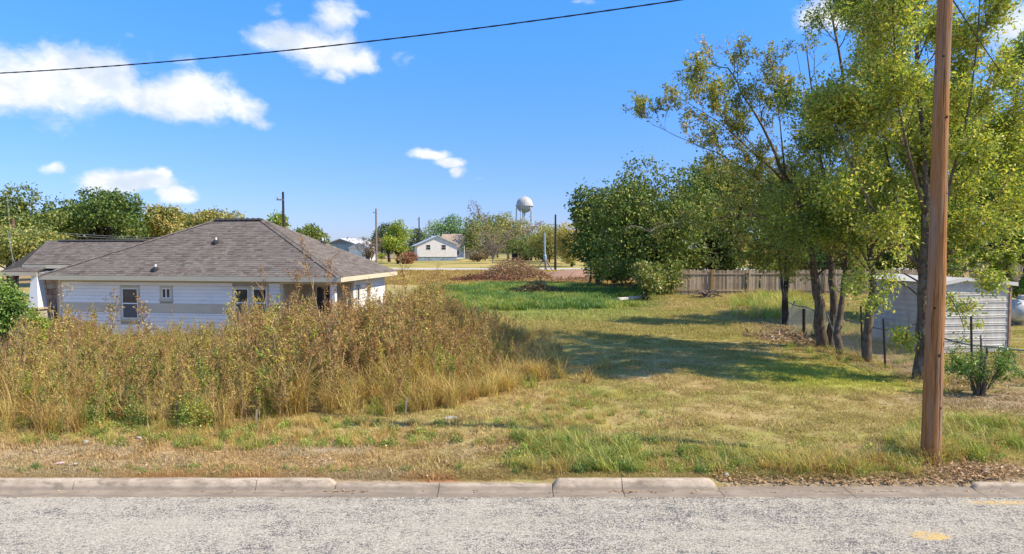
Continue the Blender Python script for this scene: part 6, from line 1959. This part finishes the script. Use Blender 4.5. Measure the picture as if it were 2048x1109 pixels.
# rank green grass, bright clumps on the verge, tufts round the pole and fences
G = []
lush = []; yg = []
for i in range(4):
    mb = MB(); V, F = blades(rg, 130, .5, .2, .6, .03, .9, 3); mb.add(V, F); lush.append(mb.mesh('lush_tuft', W_LUSH if i < 2 else W_YGREEN))
for i in range(4):
    mb = MB(); V, F = blades(rg, 70, .16, .12, .42, .013, 1.0, 3); mb.add(V, F); yg.append(mb.mesh('bright_tuft', W_YGREEN if i < 2 else W_LUSH))
for i in range(3):
    mb = MB(); V, F = blades(rg, 45, .18, .15, .5, .011, 1.2, 3); mb.add(V, F); yg.append(mb.mesh('dry_tuft', W_STRAW))
for i in range(2):
    mb = MB(); n = 140; d = rdirs(rg, n); d[:, 2] = np.abs(d[:, 2]); C = d * np.array([.2, .2, .22]) * rg.uniform(.4, 1, (n, 1)); L = .055 * rg.uniform(.5, 1.2, n)
    mb.quads(leaf_quads(C, unit(rg.normal(size=(n, 3))), unit(d + rg.normal(0, .5, (n, 3))), L, L * .65)); yg.append(mb.mesh('low_weed', W_GREEN))
n = 3600
yy = rg.uniform(40, 67, n); xx = rg.uniform(-11, 10.5, n)
dd = ((xx - 1.0) / 9.5) ** 2 + ((yy - 53) / 13.5) ** 2 + .25 * np.sin(xx * .9) * np.cos(yy * .5)
k = (dd + rg.normal(0, .15, n) < 1) & ~in_weeds(xx, yy) & ~((np.abs(xx - 8.8) < 1.9) & (np.abs(yy - 46.5) < 3.5)) & ~(((xx - 1.9) / 2.6) ** 2 + ((yy - 54.0) / 2.6) ** 2 < 1)
xx, yy = xx[k], yy[k]; n = len(xx); s = rg.uniform(.6, 1.25, n)
scatter('green_grass', lush, np.stack([xx, yy, gz(xx, yy)], -1), np.stack([rg.normal(0, .08, n), rg.normal(0, .08, n), rg.uniform(0, 6.28, n)], -1), np.stack([s, s, s * rg.uniform(.6, 1.0, n)], -1), np.where(np.sin(xx * .8 + 2) * np.cos(yy * .45) + rg.normal(0, .5, n) > .35, 2, 0) + rg.integers(0, 2, n))


def patch(px0, px1, py0, py1, n, ks, smin, smax):
    """tufts spread over the piece of ground that shows in this part of the view"""
    a = on_ground((px0 + px1) / 2, py0); b = on_ground((px0 + px1) / 2, py1)
    y = rg.uniform(b.y, a.y, n); u = rg.normal((px0 + px1) / 2, (px1 - px0) / 4.2, n)
    x = (u - 1024) / FPX * y
    return x, y, rg.choice(ks, n), rg.uniform(smin, smax, n)


parts_ = [patch(1040, 1300, 880, 948, 170, [0, 0, 1, 1, 2, 4, 7], .45, 1.0), patch(1300, 1500, 905, 955, 90, [0, 2, 4, 7, 8], .3, .75), patch(1450, 1850, 915, 965, 260, [0, 4, 5, 6, 7], .35, .95),
          patch(1780, 2048, 845, 925, 260, [0, 1, 4, 7, 8, 5], .4, 1.0), patch(1820, 1900, 890, 930, 60, [0, 4, 5, 6], .6, 1.1), patch(-60, 1060, 842, 895, 420, [0, 4, 5, 6, 7, 8], .3, .8), patch(1000, 1260, 790, 890, 170, [0, 4, 5, 6], .3, .65),
          patch(0, 1080, 935, 955, 130, [2, 7, 8, 5], .18, .4), patch(1470, 1640, 592, 640, 260, [0, 1, 4], 1.0, 2.2), patch(1560, 1800, 640, 730, 160, [0, 4, 5, 7], .4, 1.0), patch(1760, 2048, 700, 790, 120, [0, 4, 5], .3, .8),
          patch(1180, 1600, 900, 960, 120, [0, 2, 4, 7], .3, .7)]
x, y, ki, s = (np.concatenate([q[j] for q in parts_]) for j in range(4))
k = (y > 11.0) & ~((y < 10.86) & (x > 3.2) & (x < 7.5)); x, y, ki, s = x[k], y[k], ki[k], s[k]; n = len(x)
scatter('grass_tufts', yg, np.stack([x, y, gz(x, y)], -1), np.stack([rg.normal(0, .1, n), rg.normal(0, .1, n), rg.uniform(0, 6.28, n)], -1), np.stack([s, s, s], -1), ki)

# stubble on the far strip
st = []
for i in range(2):
    mb = MB(); V, F = blades(rg, 60, .6, .12, .4, .04, .8, 2); mb.add(V, F); st.append(mb.mesh('stubble', W_STRAW if i else W_BROWN))
n = 2600; yy = rg.uniform(66, 108, n); xx = rg.uniform(-24, 16, n)
k = ~((xx - 8) ** 2 / 36 + (yy - 84) ** 2 / 120 < 1); xx, yy = xx[k], yy[k]; n = len(xx); s = rg.uniform(.5, 1.1, n)
scatter('dry_stubble', st, np.stack([xx, yy, gz(xx, yy)], -1), np.stack([np.zeros(n), np.zeros(n), rg.uniform(0, 6, n)], -1), np.stack([s, s, s], -1), rg.integers(0, 2, n))

# fallen leaves
def leaf_drift(n, fx, fy, L):
    x, y = fx(n), fy(n)
    C = np.stack([x, y, gz(x, y) + rg.uniform(.005, .05, n)], -1)
    return C, unit(np.stack([rg.normal(0, 1, n), rg.normal(0, 1, n), rg.normal(0, .25, n)], -1)), unit(np.stack([rg.normal(0, .35, n), rg.normal(0, .35, n), np.ones(n)], -1)), L * rg.uniform(.5, 1.3, n)


mb = MB()
for a in (leaf_drift(950, lambda n: rg.uniform(3.25, 7.9, n), lambda n: 10.81 + np.abs(rg.normal(0, .14, n)) - .10, .06), leaf_drift(900, lambda n: rg.normal(7.7, .45, n), lambda n: rg.normal(11.1, .18, n), .06),
          leaf_drift(2200, lambda n: rg.uniform(-9, 9, n), lambda n: rg.uniform(10.86, 14, n), .055), leaf_drift(2600, lambda n: rg.normal(11.9, 1.1, n), lambda n: rg.uniform(14.5, 33, n), .08), leaf_drift(1500, lambda n: rg.uniform(1, 12, n), lambda n: rg.uniform(14, 30, n), .07)):
    C, D, Nn, L = a
    C[:, 2] = np.where((C[:, 1] < 10.9) & (C[:, 0] > 3.2) & (C[:, 0] < 7.6), np.maximum(C[:, 2], -.11), C[:, 2])
    mb.quads(leaf_quads(C, D, Nn, L, L * .55))
n = 170
x = np.concatenate([rg.uniform(-9, 9, 60), rg.normal(-2.6, .25, 40), rg.normal(1.9, .3, 30), rg.normal(5.5, 1.2, 40)]); y = 10.50 - np.abs(rg.normal(0, .05, n))
C = np.stack([x, y, np.full(n, ROAD_Z + .022)], -1); L = rg.uniform(.025, .06, n)
mb.quads(leaf_quads(C, unit(np.stack([rg.normal(0, 1, n), rg.normal(0, .6, n), rg.normal(0, .1, n)], -1)), unit(np.stack([rg.normal(0, .3, n), rg.normal(0, .3, n), np.ones(n)], -1)), L, L * .5))
tag(mb.build('fallen_leaves', m_dead), kind='stuff')
